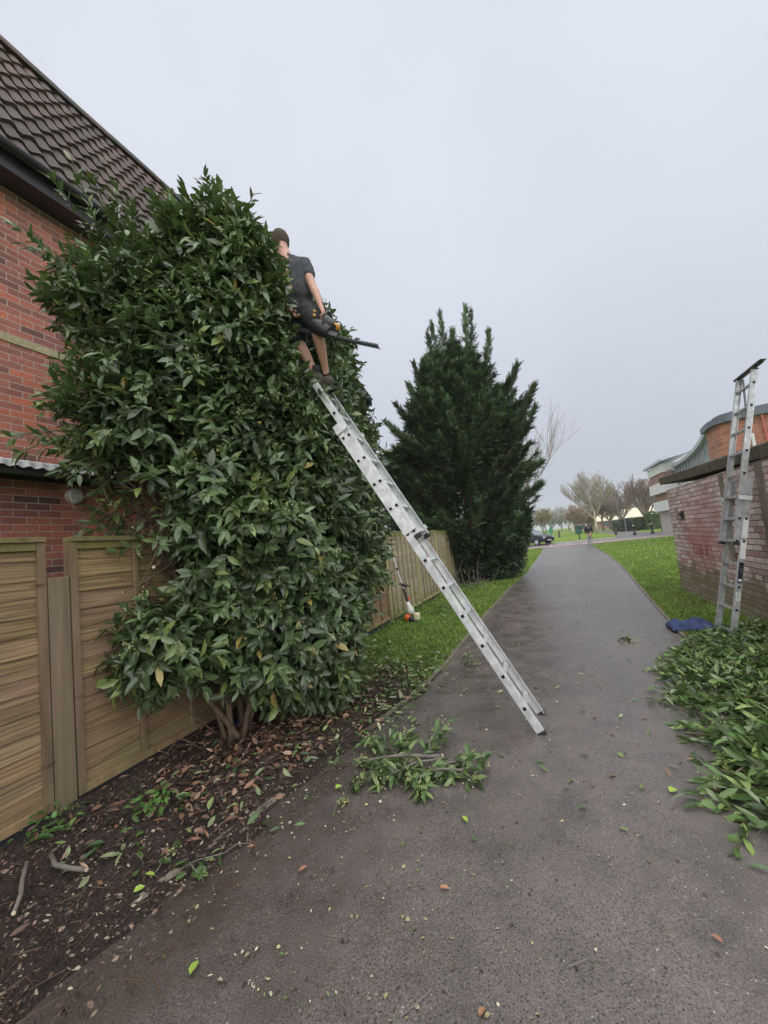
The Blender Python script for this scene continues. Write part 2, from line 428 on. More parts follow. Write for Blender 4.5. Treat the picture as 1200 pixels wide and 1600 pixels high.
# concrete edging strips
M['edging'] = m_plain('concrete_edging', (.17, .145, .11), .9, var=.35, scale=14, bmp=.4)
for side, tb, y0, y1 in ((1, XR, 2.0, 34), (-1, XL, 1.35, 12)):
    g = MB(); y = y0
    while y < y1:
        y2 = min(y + .9, y1)
        a = interp(tb, y); b_ = interp(tb, y2 - .012)
        s = .004 if side > 0 else -.004; e = .05 * side
        h = .022 + .008 * noise.noise(Vector((y * 3, side, 0)))
        if not (side < 0 and 1.9 < y < 2.9):
            g.add([(a + s, y, -.05), (a + s + e, y, -.05), (b_ + s + e, y2 - .012, -.05), (b_ + s, y2 - .012, -.05),
                   (a + s, y, h), (a + s + e, y, h), (b_ + s + e, y2 - .012, h), (b_ + s, y2 - .012, h)],
                  [(0, 3, 2, 1), (4, 5, 6, 7), (0, 1, 5, 4), (1, 2, 6, 5), (2, 3, 7, 6), (3, 0, 4, 7)])
        y = y2
    tag(g.build('path_kerb', M['edging'], bevel=.004), kind='structure')

# road across the end of the path, with a paved crossing and pale kerbs
M['road'] = m_asphalt('road_asphalt', .16, (1.05, .95, .93), mud=False, speck=.3)
M['pave'] = m_plain('pink_block_paving', (.3, .22, .2), .7, var=.25, scale=3, bmp=.3)
M['kerb'] = m_plain('pale_kerb', (.45, .41, .38), .8, var=.15, scale=5)
g = MB(); g.add([(-80, 37.0, .01), (90, 37.0, .01), (90, 43.6, .01), (-80, 43.6, .01)], [(0, 1, 2, 3)])
tag(g.build('road', M['road']), kind='structure')
g = MB(); g.add([(-1.6, 36.2, .014), (4.2, 36.2, .014), (12, 37.3, .014), (13, 39.6, .014), (2.4, 39.2, .014), (-2.4, 39.2, .014)], [(0, 1, 2, 3, 4, 5)])
tag(g.build('pavement', M['pave']), kind='structure')
g = MB()
g.box((-60, 43.6, -.05), (5.6, 43.78, .11)); g.box((9.6, 45.0, -.05), (60, 45.18, .11))
g.box((-60, 36.8, -.05), (-2.6, 36.98, .1)); g.box((13.2, 36.8, -.05), (60, 36.98, .1))
g.box((-.1, 36.25, 0), (-.02, 43.5, .02)); g.box((1.4, 39.3, 0), (1.48, 43.5, .02))
g.bar((2.3, 38.9, .02), (10.5, 41.8, .02), (0, .2, 0), (0, 0, .012))
tag(g.build('kerb', M['kerb']), kind='structure')
g = MB(); pp = [(4.2, 43.6), (13, 43.6), (13, 46.5), (10.8, 49), (10.3, 56), (10.8, 70), (10, 95), (7.6, 95), (7.6, 70), (7.2, 56), (6.4, 48), (4.2, 45)]
g.add([(x, y, .012) for x, y in pp], [tuple(range(len(pp)))])
tag(g.build('footpath', M['road']), kind='structure')

# ------------------------------------------------------------------ soil strip under the laurel
def soilz(x, y):
    v = Vector((x * 3, y * 3, 0))
    return .02 + .028 * noise.noise(v) + .014 * noise.noise(v * 4) + .05 * max(0, min(1, (-2.1 - x) / .9))
def m_soil():
    m_, n, b = mat('dark_soil'); p = obco(n)
    f = noise_(n, 90, 8, p, .8); a = noise_(n, 3, 4, p)
    c = ramp(n, f.outputs['Fac'], [(.38, (.012, .008, .007)), (.5, (.045, .029, .024)), (.62, (.12, .08, .062))]).outputs[0]
    c = mixc(n, c, ramp(n, a.outputs['Fac'], [(.35, g1(.75)), (.65, g1(1.25))]).outputs[0], 1, 'MULTIPLY')
    n.links.new(c, b.inputs['Base Color']); b.inputs['Roughness'].default_value = .8
    bump(n, b, f.outputs['Fac'], 1, .03); return m_
g = MB(); nx, ny = 40, 170; vs = []
for j in range(ny):
    y = -2 + j * 7.6 / (ny - 1)
    for i in range(nx):
        xe = interp(XL, y) + .10 * noise.noise(Vector((y * 2.4, 5, 0))) + (.12 if y < 2 else .05)
        t = i / (nx - 1); x = -3.03 + (xe + 3.03) * t
        z = soilz(x, y) * min(1, (1 - t) * 6 + .25) + (.0 if t < 1 else -.02)
        k_ = max(0, min(1, (5.5 - y) / 1.5)); vs.append((x, y, (z + .004) * k_ - .012 * (1 - k_) + .01 * (1 - k_) * noise.noise(Vector((x * 6, y * 6, 8)))))
g.add(vs, [(j * nx + i, j * nx + i + 1, (j + 1) * nx + i + 1, (j + 1) * nx + i) for j in range(ny - 1) for i in range(nx - 1)])
tag(g.build('soil', m_soil(), smooth=True), kind='structure')

# ------------------------------------------------------------------ leaf litter and clippings (nobody could count these)
def flat_leaves(n, xyz, Lr, Wr, cols, tilt=.5, curl=(-.3, .4), seed=1):
    r = np.random.default_rng(seed)
    a = r.uniform(0, 2 * np.pi, n)
    D = np.stack([np.cos(a), np.sin(a), r.normal(0, tilt * .5, n)], 1)
    Nn = np.stack([r.normal(0, tilt, n), r.normal(0, tilt, n), np.ones(n)], 1)
    L = r.uniform(*Lr, n); W = L * r.uniform(*Wr, n)
    c = np.array(cols)[r.integers(0, len(cols), n)] * r.uniform(.7, 1.3, (n, 1))
    return leaves(xyz, D, Nn, L, W, c, r.uniform(*curl, n))
BROWN = [(.2, .10, .06), (.26, .14, .085), (.10, .05, .035), (.14, .075, .05), (.34, .22, .15), (.06, .035, .026), (.05, .03, .022), (.08, .045, .03)]
GREEN = [(.09, .15, .045), (.06, .11, .035), (.13, .2, .06), (.05, .09, .03), (.24, .32, .12), (.3, .34, .18), (.18, .23, .12)]
n = 15000; x = rng.uniform(-3.0, -1.35, n); y = rng.uniform(.2, 5.0, n)
dens = np.exp(-((x + 2.35) ** 2) / .35 - ((y - 3.1) ** 2) / 1.3) * np.clip((y - 1.0) / .9, 0, 1) + .02
k = (rng.random(n) < dens) & (x < interp(XL, y) + .10 * rng.normal(size=n) - .08); x, y = x[k], y[k]
z = np.array([soilz(a, b_) for a, b_ in zip(x, y)]) + rng.uniform(0, .03, len(x))
tag(npmesh('leaf_litter', *flat_leaves(len(x), np.stack([x, y, z], 1), (.025, .085), (.25, .5), BROWN, .6, seed=3), M['litter']),
    'brown dead laurel leaves carpeting the soil under the laurel', 'leaf litter', kind='stuff')
parts = []
n = 3600; x = rng.uniform(-2.9, -1.1, n); y = rng.uniform(1.3, 6.2, n)
dens = np.exp(-((x + 1.72) ** 2) / .12 - ((y - 3.6) ** 2) / .9) + .45 * np.exp(-((x + 2.35) ** 2) / .1 - ((y - 1.9) ** 2) / .15) + .02 + .7 * ((y > 3.4) & (y < 6.2) & (x < -1.35)) * np.clip((6.4 - y) / 2, 0, 1)
k = rng.random(n) < dens; x, y = x[k], y[k]
z = np.maximum(.025, np.array([soilz(a, b_) for a, b_ in zip(x, y)])) + rng.uniform(0, .05, len(x))
parts.append(flat_leaves(len(x), np.stack([x, y, z], 1), (.04, .10), (.3, .45), GREEN, .55, seed=4))
n = 500; x = rng.uniform(-3, -1.5, n); y = rng.uniform(.4, 5, n); z = rng.uniform(.03, .06, n); a = rng.uniform(0, 6.3, n); l = rng.uniform(.03, .12, n)
P = np.stack([x, y, z], 1); parts.append(sticks(P, P + np.stack([np.cos(a) * l, np.sin(a) * l, rng.normal(0, .01, n)], 1), .003, .002, (.12, .07, .045)))
tag(npmesh('leaf_clippings', *merge(parts), M['leafcut']), 'scattered green clippings on the soil and grass at the foot of the laurel', 'leaf clippings', kind='stuff')

n = 16000; x = -3.0 + 1.75 * rng.random(n) ** .9; y = .2 + 3.6 * rng.random(n) ** 1.2
k = rng.random(n) < np.clip((interp(XL, y) + .38 - x) / .45, 0, 1) * np.where(y < 2.4, 1, .4); x, y = x[k], y[k]
z = np.array([soilz(a, b_) if a < interp(XL, b_) else .028 for a, b_ in zip(x, y)]) + .004 + rng.uniform(0, .006, len(x))
SC = [(.05, .03, .022), (.09, .055, .04), (.16, .1, .07), (.03, .02, .017), (.24, .17, .12), (.07, .05, .05), (.12, .07, .05), (.35, .3, .22), (.02, .014, .012)]
tag(npmesh('soil_debris', *flat_leaves(len(x), np.stack([x, y, z], 1), (.006, .03), (.2, .7), SC, .7, seed=15), M['litter']),
    'fine dark crumbs and bark bits spread over the soil and path edge', 'debris', kind='stuff')

# crumbs, bud scales and tiny bits all over the path
n = 3600; y = 1.2 + 9 * rng.random(n) ** 1.5; x = interp(XL, y) + (interp(XR, y) - interp(XL, y)) * rng.random(n)
w8 = .25 + .9 * np.exp(-((x + 1.3) ** 2) / .5) + .6 * np.exp(-((x - 1.1) ** 2) / .12 - ((y - 4.8) ** 2) / 3); k = rng.random(n) < w8; x, y = x[k], y[k]
z = np.full(len(x), .03)
CR = [(.42, .4, .2), (.3, .26, .12), (.5, .48, .33), (.12, .07, .04), (.06, .04, .03), (.1, .16, .04), (.05, .035, .03)]
tag(npmesh('path_debris', *flat_leaves(len(x), np.stack([x, y, z - .004], 1), (.007, .022), (.4, .8), CR, .3, seed=5), M['litter']),
    'pale buds and tiny dark crumbs strewn over the asphalt path', 'debris', kind='stuff')
n = 900; y = 2.6 + 9 * rng.random(n) ** 1.4; x = interp(XL, y) + (interp(XR, y) - interp(XL, y)) * rng.random(n)
w8 = .12 + .8 * np.exp(-((x - 1.15) ** 2) / .15 - ((y - 5) ** 2) / 3) + .55 * np.exp(-((x + 1.1) ** 2) / .12 - ((y - 3.9) ** 2) / 2) + .3 * np.exp(-((x) ** 2) / .3 - ((y - 4) ** 2) / 1)
k = rng.random(n) < w8; x, y = x[k], y[k]
tag(npmesh('small_clippings', *flat_leaves(len(x), np.stack([x, y, np.full(len(x), .034)], 1), (.03, .075), (.3, .45), [(.2, .28, .09), (.13, .2, .06), (.3, .36, .16), (.2, .12, .07), (.07, .12, .04)], .25, seed=6), M['leafcut']),
    'small green leaf scraps scattered along the asphalt path', 'leaf clippings', kind='stuff')

# ------------------------------------------------------------------ grass
def grass_field(name, label, n, yr, xa, xb, hgt, seed, w0=.004, pw=1.0, zf=0.0, dens=None, tone=1.0):
    r = np.random.default_rng(seed)
    u = r.random(n); y = yr[0] * (yr[1] / yr[0]) ** u if pw == 1 else yr[0] + (yr[1] - yr[0]) * u
    a, b_ = xa(y), xb(y); x = a + (b_ - a) * r.random(n)
    if dens is not None:
        k = r.random(n) < dens(x, y); x, y = x[k], y[k]
    n = len(x)
    an = r.uniform(0, 6.283, n); lean = r.uniform(.1, .9, n); h = hgt * r.uniform(.5, 1.35, n)
    cl = np.array([noise.noise(Vector((p * 2.0, q * 1.4, seed))) for p, q in zip(x, y)])
    h = h * (1 + .8 * cl)
    wd = np.maximum(w0, y * .00065) * r.uniform(.7, 1.3, n)
    sx, sy = np.cos(an + 1.57) * wd, np.sin(an + 1.57) * wd
    dx, dy = np.cos(an) * h * lean, np.sin(an) * h * lean
    z0 = np.full(n, zf)
    V = np.stack([np.stack([x - sx, y - sy, z0], 1), np.stack([x + sx, y + sy, z0], 1),
                  np.stack([x + dx * .4 + sx * .8, y + dy * .4 + sy * .8, z0 + h * .6], 1), np.stack([x + dx * .4 - sx * .8, y + dy * .4 - sy * .8, z0 + h * .6], 1),
                  np.stack([x + dx, y + dy, z0 + h * (1.05 - .4 * lean)], 1)], 1).reshape(-1, 3)
    f = np.array([[0, 1, 2, 3], [3, 2, 4, -1]]); F = np.where(f[None] < 0, -1, f[None] + (np.arange(n) * 5)[:, None, None]).reshape(-1, 4)
    base = np.array([(.19, .29, .055), (.24, .35, .065), (.14, .22, .04), (.33, .42, .11), (.38, .36, .17)])
    c = base[r.choice(5, n, p=[.35, .3, .2, .12, .03])] * r.uniform(.75, 1.2, (n, 1)) * (1 + .35 * cl[:, None]) * tone
    return tag(npmesh(name, V, F, np.repeat(c, 5, 0), M['grass'], smooth=False), label, 'grass', kind='stuff')
grass_field('grass', 'mown green grass between the asphalt path and the old brick wall', 100000, (1.5, 36.5),
            lambda y: interp(XR, y) + .05, lambda y: np.where(y < 10.0, 2.31, np.minimum(14, 2.3 + (y - 10) * .6)), .055, 11)
grass_field('grass', 'narrow verge of grass between the far fence and the path', 60000, (3.9, 36.3),
            lambda y: np.where(y < 13, -3.0, -6.0), lambda y: interp(XL, y) - .03, .06, 12,
            dens=lambda x, y: np.clip((y - 3.9) / 1.5 + (.25 * np.sin(x * 9 + y * 5)), .0, 1) * np.where(x > -1.7, .9, 1))
# weeds: rosettes of small leaves at fence foot and verge
n = 900; cx = rng.uniform(-2.95, -1.7, 60); cy = rng.uniform(5.2, 9.5, 60)
cx[:4] = rng.uniform(-2.45, -2.3, 4); cy[:4] = rng.uniform(1.75, 1.95, 4); cx[4:9] = rng.uniform(-2.98, -2.85, 5); cy[4:9] = rng.uniform(.9, 1.7, 5)
i = rng.integers(0, 60, n); P = np.stack([cx[i] + rng.normal(0, .05, n), cy[i] + rng.normal(0, .05, n), rng.uniform(.04, .16, n)], 1)
D = np.stack([P[:, 0] - cx[i], P[:, 1] - cy[i], rng.uniform(-.02, .05, n)], 1)
tag(npmesh('weeds', *leaves(P, D, np.stack([rng.normal(0, .2, n), rng.normal(0, .2, n), np.ones(n)], 1), rng.uniform(.03, .06, n), rng.uniform(.02, .035, n),
    np.array([(.10, .22, .04), (.07, .16, .03), (.05, .12, .03)])[rng.integers(0, 3, n)], .3), M['leafcut']), 'low leafy weeds along the foot of the wooden fences', 'weeds', kind='stuff')

# ------------------------------------------------------------------ brick house on the left
HY0, HY1 = -5.0, 11.5
house = empty('brick_house', (-5.0, 3.0, 0), 'red brick house with a steep brown tiled roof behind the laurel', 'house')
g = MB(); xr_, zr_ = -6.5, 9.25
g.add([(-5, HY0, 0), (-8, HY0, 0), (-8, HY0, 5.9), (xr_, HY0, zr_ - .15), (-5, HY0, 5.9), (-5, HY1, 0), (-8, HY1, 0), (-8, HY1, 5.9), (xr_, HY1, zr_ - .15), (-5, HY1, 5.9)],
      [(0, 1, 2, 3, 4), (9, 8, 7, 6, 5), (0, 4, 9, 5), (1, 6, 7, 2), (0, 5, 6, 1)])
g.build('wall', M['brick'], house)
g = MB(); g.box((-5.02, HY0 + .01, 4.03), (-4.988, HY1 - .01, 4.11)); g.build('stone_band', M['stone'], house)
# tiled roof: rows of wavy interlocking tiles, each row lipped over the one below
def m_tiles():
    m_, n, b = mat('roof_tiles'); p = obco(n)
    at = N_(n, 'ShaderNodeAttribute', attribute_name='Col')
    a = noise_(n, 1.3, 5, p, .7); f = noise_(n, 35, 6, p, .75)
    c = mixc(n, at.outputs['Color'], ramp(n, f.outputs['Fac'], [(.25, g1(.55)), (.75, g1(1.4))]).outputs[0], 1, 'MULTIPLY')
    c = mixc(n, c, (.16, .15, .12), ramp(n, a.outputs['Fac'], [(.5, g1(0)), (.75, g1(.45))]).outputs[0])
    n.links.new(c, b.inputs['Base Color']); b.inputs['Roughness'].default_value = .75
    bump(n, b, f.outputs['Fac'], .4, .01); return m_
M['tiles'] = m_tiles()
def tiled_slope(xe, ze, xr, zr, y0, y1, rows, pitch=.20):
    g = MB(); dx, dz = xr - xe, zr - ze; Ls = math.hypot(dx, dz); u = (dx / Ls, dz / Ls); nn = (-u[1] * (1 if dx < 0 else -1), abs(u[0]))
    nn = (abs(u[1]) * (1 if dx < 0 else -1), abs(u[0]))
    per = 6; ny = int((y1 - y0) / pitch * per); step = Ls / rows
    prof = []
    for j in range(ny + 1):
        ph = (j % per) / per * 2 * math.pi
        prof.append(.024 * math.sin(ph))
    rr = random.Random(4)
    for r_ in range(rows):
        s0, s1 = r_ * step - .03, (r_ + 1) * step
        base = len(g.v)
        tc_ = {}
        for j in range(ny + 1):
            y = y0 + j * pitch / per; k = j // (2 * per)
            if k not in tc_:
                t = .88 + .24 * rr.random(); q = rr.random() * min(1, r_ / rows + .25)
                tc_[k] = (t * (.050 + .075 * q), t * (.038 + .032 * q), t * (.036 + .024 * q))
            jit = .004 * math.sin(k * 7.7 + r_ * 3.1)
            for s, h in ((s0, .006), (s0, .052), (s1, .008)):
                hh = h + prof[j] + jit
                g.v.append((xe + u[0] * s + nn[0] * hh, y, ze + u[1] * s + nn[1] * hh)); g.c.append(tc_[k])
        for j in range(ny):
            a = base + j * 3; g.f.append((a, a + 3, a + 4, a + 1)); g.f.append((a + 1, a + 4, a + 5, a + 2))
    return g
tiled_slope(-4.72, 6.02, xr_, zr_ + .05, HY0 - .1, HY1 + .12, 11).build('roof', M['tiles'], house, smooth=False)
g = MB(); g.add([(-8.3, HY0 - .1, 6.0), (xr_, HY0 - .1, zr_ + .03), (xr_, HY1 + .12, zr_ + .03), (-8.3, HY1 + .12, 6.0)], [(0, 1, 2, 3)], (.12, .085, .075)); g.build('roof', M['tiles'], house)
g = MB(); yy = HY0 - .1
while yy < HY1 + .1:
    pts = [(xr_ + .12 * math.cos(a), zr_ + .04 + .13 * math.sin(a)) for a in np.linspace(-.2, math.pi + .2, 9)]
    lf = .006 * math.sin(yy * 11)
    g.add([(px_, yy, pz + lf) for px_, pz in pts] + [(px_, yy + .455, pz + lf) for px_, pz in pts], [(i, i + 1, i + 10, i + 9) for i in range(8)], (.11 + .03 * math.sin(yy * 9), .085, .075)); yy += .45
g.build('ridge_tile', M['tiles'], house)
g = MB(); g.add([(-4.99, HY0, 5.78), (-4.72, HY0, 5.78), (-4.72, HY0, 6.0), (-4.99, HY0, 6.0), (-4.99, HY1, 5.78), (-4.72, HY1, 5.78), (-4.72, HY1, 6.0), (-4.99, HY1, 6.0)],
             [(0, 1, 2, 3), (7, 6, 5, 4), (0, 4, 5, 1), (1, 5, 6, 2), (2, 6, 7, 3), (3, 7, 4, 0)]); g.build('fascia', M['black_plastic'], house)
g = MB(); pr = [(-4.715 + .06 + .062 * math.cos(a), 6.0 + .065 * math.sin(a)) for a in np.linspace(math.pi, 2 * math.pi, 9)]
pr2 = [(x_ * 1.0, z_ + .012) for x_, z_ in [(-4.655 + .05 * math.cos(a), 6.0 + .052 * math.sin(a)) for a in np.linspace(2 * math.pi, math.pi, 9)]]
pl = pr + pr2; k_ = len(pl)
g.add([(x_, HY0, z_) for x_, z_ in pl] + [(x_, HY1 + .1, z_) for x_, z_ in pl], [(i, (i + 1) % k_, k_ + (i + 1) % k_, k_ + i) for i in range(k_)])
for yb in np.arange(-4, 11.5, 2.0): g.box((-4.72, yb, 5.925), (-4.588, yb + .06, 5.97))
g.build('gutter', M['black_plastic'], house)
g = MB(); g.box((-4.72, HY1 + .0, 5.86), (-4.6, HY1 + .12, 6.0)); g.bar((-4.66, HY1 + .13, 6.0), (xr_, HY1 + .13, zr_ + .02), (0, .014, 0), (.10, 0, .06)); g.build('bargeboard', M['black_plastic'], house)
# lean-to canopy of white corrugated sheet
can = MB(); ys_ = np.arange(-4.5, 5.6, .02)
zt = lambda y: 2.62
vs = []
for y in ys_:
    o_ = .008 * math.sin(y * 2 * math.pi / .11)
    vs += [(-4.99, y, 2.76 + o_), (-4.67, y, 2.69 + o_), (-4.655 + o_, y, 2.68), (-4.65 + o_ , y, 2.625 + o_ * 1.1)]
can.add(vs, [(i * 4 + k, i * 4 + k + 1, i * 4 + k + 5, i * 4 + k + 4) for i in range(len(ys_) - 1) for k in range(3)])
canopy = can.build('canopy', M['white_sheet'], house)
g = MB(); g.box((-4.76, -4.5, 2.56), (-4.69, 5.58, 2.66)); g.box((-4.985, -4.5, 2.56), (-4.94, 5.58, 2.7))
for yb in np.arange(-4.4, 5.5, .6): g.bar((-4.95, yb, 2.70), (-4.70, yb, 2.65), (0, .025, 0), (0, 0, .03))
g.build('rafter', M['dark_void'], canopy)
g = MB()
for k in range(24):
    a, b_ = 2 * math.pi * k / 24, 2 * math.pi * (k + 1) / 24
g.tube([(-5.0, 3.05, 2.43), (-4.95, 3.05, 2.43), (-4.93, 3.05, 2.43)], [.09, .09, .065], 20)
for k in range(5): g.box((-4.945, 2.99, 2.385 + k * .02), (-4.922, 3.11, 2.392 + k * .02))
g.build('vent', M['white_sheet'], house, bevel=.003)

# ------------------------------------------------------------------ wooden fences
def waney_panel(y0, y1, z0, z1, x, nb, seed, dark=1.0):
    g = MB(); r_ = random.Random(seed); hb = (z1 - z0) / nb; ns = 26
    for b_ in range(nb):
        zb = z0 + b_ * hb; t = r_.uniform(.85, 1.12) * dark; col = (t, t * r_.uniform(.93, 1.04), t * r_.uniform(.85, 1.05))
        o1, o2 = r_.uniform(0, 50), r_.uniform(.5, 1.6); base = len(g.v)
        for i in range(ns + 1):
            y = y0 + (y1 - y0) * i / ns
            e = .024 * noise.noise(Vector((y * 2.0 * o2, o1, 0))) + .008 * noise.noise(Vector((y * 9, o1, 3)))
            if b_ == 0: e = 0
            g.v += [(x + .004, y, zb + e), (x + .017, y, zb + e), (x + .006, y, min(z1, zb + hb + .03))]; g.c += [col] * 3
        for i in range(ns):
            a = base + i * 3; g.f += [(a, a + 3, a + 4, a + 1), (a + 1, a + 4, a + 5, a + 2)]
    return g
fence = empty('wooden_fence', (-3.05, 3.0, 0), 'brown waney lap wooden fence beside and behind the laurel', 'fence')
def fence_run(root, spans, x, zt, mp, mb, mid, nb, dark=1.0, seed=0, gravel=True, post_h=None, zb=.13):
    for q, (a, b_) in enumerate(spans):
        pn = waney_panel(a + .03, b_ - .03, zb, zt - .04, x, nb, seed + q, dark).build('panel', mp, root)
        g = MB()
        for yy in (a, b_ - .045): 
            t = random.uniform(.8, 1.1); g.box((x + .0, yy, zb - .03), (x + .045, yy + .045, zt - .035), (t, t, t))
            g.box((x - .03, yy, zb - .03), (x - .004, yy + .045, zt - .035), (t, t, t))
        k = 1
        while a + k * mid < b_ - .2:
            t = random.uniform(.8, 1.15); yy = a + k * mid
            g.box((x + .022, yy, zb), (x + .046, yy + .034, zt - .04), (t, t, t)); k += 1
        g.box((x - .03, a, zt - .033), (x + .055, b_, zt), (.85, .95, .75)); g.box((x + .019, a + .046, zt - .085), (x + .036, b_ - .046, zt - .034), (.85, 1.0, .6))
        g.box((x + .019, a + .046, zb - .028), (x + .05, b_ - .046, zb + .02), (1.2, 1.15, 1.0))
        g.build('frame', mb, root, bevel=.002)
        if gravel:
            g = MB(); g.box((x - .02, a + .005, -.05), (x + .028, b_ - .005, zb - .032)); g.build('gravel_board', M['gravel'], root)
M['gravel'] = m_plain('dark_gravel_board', (.03, .033, .04), .8, var=.3)
fence_run(fence, [(-2.2, -.36), (-.22, 1.655), (1.80, 3.60), (3.74, 5.54), (5.68, 7.44)], -3.05, 1.78, M['panel'], M['batten'], .455, 14, 1.0, 3)
g = MB()
for yy, zt in ((-.29, 1.78), (1.728, 1.515), (3.67, 1.6), (5.61, 1.6)):
    g = MB(); g.box((-3.10, yy - .064, -.2), (-3.012, yy + .064, zt), (1, 1, 1)); g.build('post', M['post'], fence, bevel=.004)
far = empty('wooden_fence', (-3.0, 10.0, 0), 'pale closely battened wooden fence under the dark conifer', 'fence')
fence_run(far, [(7.6, 9.38), (9.5, 11.28), (11.4, 13.2), (13.3, 15.1), (15.2, 17)], -3.03, 1.78, M['farpanel'], M['farbatten'], .29, 14, .95, 40, zb=.10)
for yy in (7.53, 9.44, 11.34, 13.25):
    g = MB(); g.box((-3.08, yy - .045, -.2), (-3.0, yy + .045, 1.8), (1.1, 1.1, 1.05)); g.build('post', M['farbatten'], far, bevel=.004)

# ------------------------------------------------------------------ brick outbuilding on the right
def stains(n, c, geo, sp):
    nz = noise_(n, 1.4, 5, geo.outputs['Position'], .7); y, z = sp.outputs[1], sp.outputs[2]
    # washed-out red paint patch
    dy = math_(n, 'MULTIPLY', math_(n, 'ABSOLUTE', math_(n, 'ADD', y, -8.3)), .75); dz = math_(n, 'MULTIPLY', math_(n, 'ABSOLUTE', math_(n, 'ADD', z, -1.05)), .9)
    d = math_(n, 'ADD', math_(n, 'SQRT', math_(n, 'ADD', math_(n, 'MULTIPLY', dy, dy), math_(n, 'MULTIPLY', dz, dz))), math_(n, 'MULTIPLY', math_(n, 'ADD', nz.outputs['Fac'], -.5), -1.6))
    k = ramp(n, d, [(.25, g1(.55)), (.9, g1(0))]).outputs[0]
    c = mixc(n, c, (.42, .12, .12), k)
    # moss towards the foot
    mo = math_(n, 'ADD', lin(n, z, .85, .0), math_(n, 'MULTIPLY', noise_(n, 2.3, 6, geo.outputs['Position'], .75).outputs['Fac'], 1.3))
    c = mixc(n, c, (.13, .12, .045), ramp(n, mo, [(.8, g1(0)), (1.3, g1(.22)), (1.8, g1(.7))]).outputs[0])
    return c
M['oldbrick'] = m_brick('painted_old_brick', [(0, (.46, .28, .25)), (.3, (.60, .45, .41)), (.65, (.70, .57, .52)), (1, (.80, .72, .66))], (.17, .14, .125),
                        msize=.008, wob=.012, extra=stains, bm=1.0, smooth=.5)
def m_mossy():
    m_, n, b = mat('mossy_slab'); p = obco(n); f = noise_(n, 16, 7, p, .8); a = noise_(n, 2.5, 5, p)
    c = ramp(n, f.outputs['Fac'], [(.32, (.045, .036, .028)), (.5, (.12, .1, .075)), (.7, (.26, .23, .17))]).outputs[0]
    c = mixc(n, c, (.08, .08, .03), ramp(n, a.outputs['Fac'], [(.45, g1(0)), (.7, g1(.7))]).outputs[0])
    n.links.new(c, b.inputs['Base Color']); b.inputs['Roughness'].default_value = .9; bump(n, b, f.outputs['Fac'], 1, .02); return m_
shed = empty('brick_outbuilding', (2.33, 8.0, 0), 'low old brick outbuilding with pink stained wall and mossy slab roof', 'outbuilding')
g = MB(); g.box((2.33, 3.0, -.1), (6.2, 10.02, 2.04)); 
for k in range(1, 2): pass
g.build('wall', M['oldbrick'], shed)
g = MB(); nseg = 40; vs = []
for i in range(nseg + 1):
    y = 2.8 + (10.3 - 2.8) * i / nseg; zb_ = 2.045 + .030 * (y - 5.7) if y > 5.7 else 2.045; zt_ = zb_ + .16
    e = .012 * noise.noise(Vector((y * 6, 0, 0))); e2 = .012 * noise.noise(Vector((y * 7, 4, 0)))
    vs += [(2.30 + e, y, zb_ + e2), (2.29 + e, y, zt_ - .02), (2.31 + e, y, zt_ + e2), (6.4, y, zt_ + .02), (6.4, y, zb_ - .001)]
g.add(vs, [(i * 5 + k, i * 5 + (k + 1) % 5, (i + 1) * 5 + (k + 1) % 5, (i + 1) * 5 + k) for i in range(nseg) for k in range(5)] + [(0, 1, 2, 3, 4), tuple(nseg * 5 + k for k in (4, 3, 2, 1, 0))])
g.build('roof', m_mossy(), shed)
M['concrete'] = m_plain('stained_concrete', (.22, .19, .155), .9, var=.35, scale=5, bmp=.4)
for yy, wv in ((7.15, .07), (6.02, .085), (4.6, .085)):
    g = MB(); g.box((2.315, yy - wv, .75), (2.36, yy + wv, 2.03)); g.build('pier', M['concrete'], shed, bevel=.004)
# black fitting and a broken hole with raw brick
g = MB(); g.box((2.29, 9.10, 1.44), (2.328, 9.2, 1.58)); g.bar((2.27, 9.06, 1.42), (2.31, 9.2, 1.52), (0, 0, .03), (.01, 0, 0)); g.box((2.26, 9.12, 1.5), (2.3, 9.25, 1.55)); g.build('wall_fitting', M['black_plastic'], shed, bevel=.005)
g = MB(); g.add([(2.322, 7.0 + .12 * math.cos(a) * (1 + .25 * math.sin(3 * a)), .84 + .10 * math.sin(a) * (1 + .3 * math.cos(2 * a + 1))) for a in np.linspace(0, 6.28, 14)[:-1]], [tuple(range(13))])
g.build('broken_hole', M['hole'], shed)
g = MB()
for a, b_ in (((2.318, 6.98, .87), (.06, .03)), ((2.317, 7.1, .8), (.05, .028)), ((2.319, 6.93, .79), (.035, .03))): g.box((a[0], a[1] - b_[0], a[2] - b_[1]), (2.331, a[1] + b_[0], a[2] + b_[1]))
g.build('exposed_brick', m_plain('raw_red_brick', (.4, .11, .06), .9), shed, bevel=.006)
g = MB()   # faint red sprayed strokes
def stroke(pts, w=.012):
    for p, q in zip(pts, pts[1:]):
        p, q = Vector((2.326, *p)), Vector((2.326, *q)); t = (q - p).normalized(); s = Vector((0, -t.z, t.y)) * w
        g.add([p - s, q - s, q + s, p + s], [(0, 1, 2, 3)])
stroke([(8.95, 1.02), (8.75, .98), (8.9, .88), (8.7, .8)]); stroke([(8.62, 1.0), (8.55, .8), (8.45, .98), (8.38, .8)]); stroke([(8.28, .97), (8.15, .85), (8.28, .8), (8.1, .99)]); stroke([(8.0, 1.0), (7.98, .78), (7.85, .8)])
g.build('paint_marks', m_plain('red_paint', (.33, .09, .09), .8, var=.4, scale=25), shed)

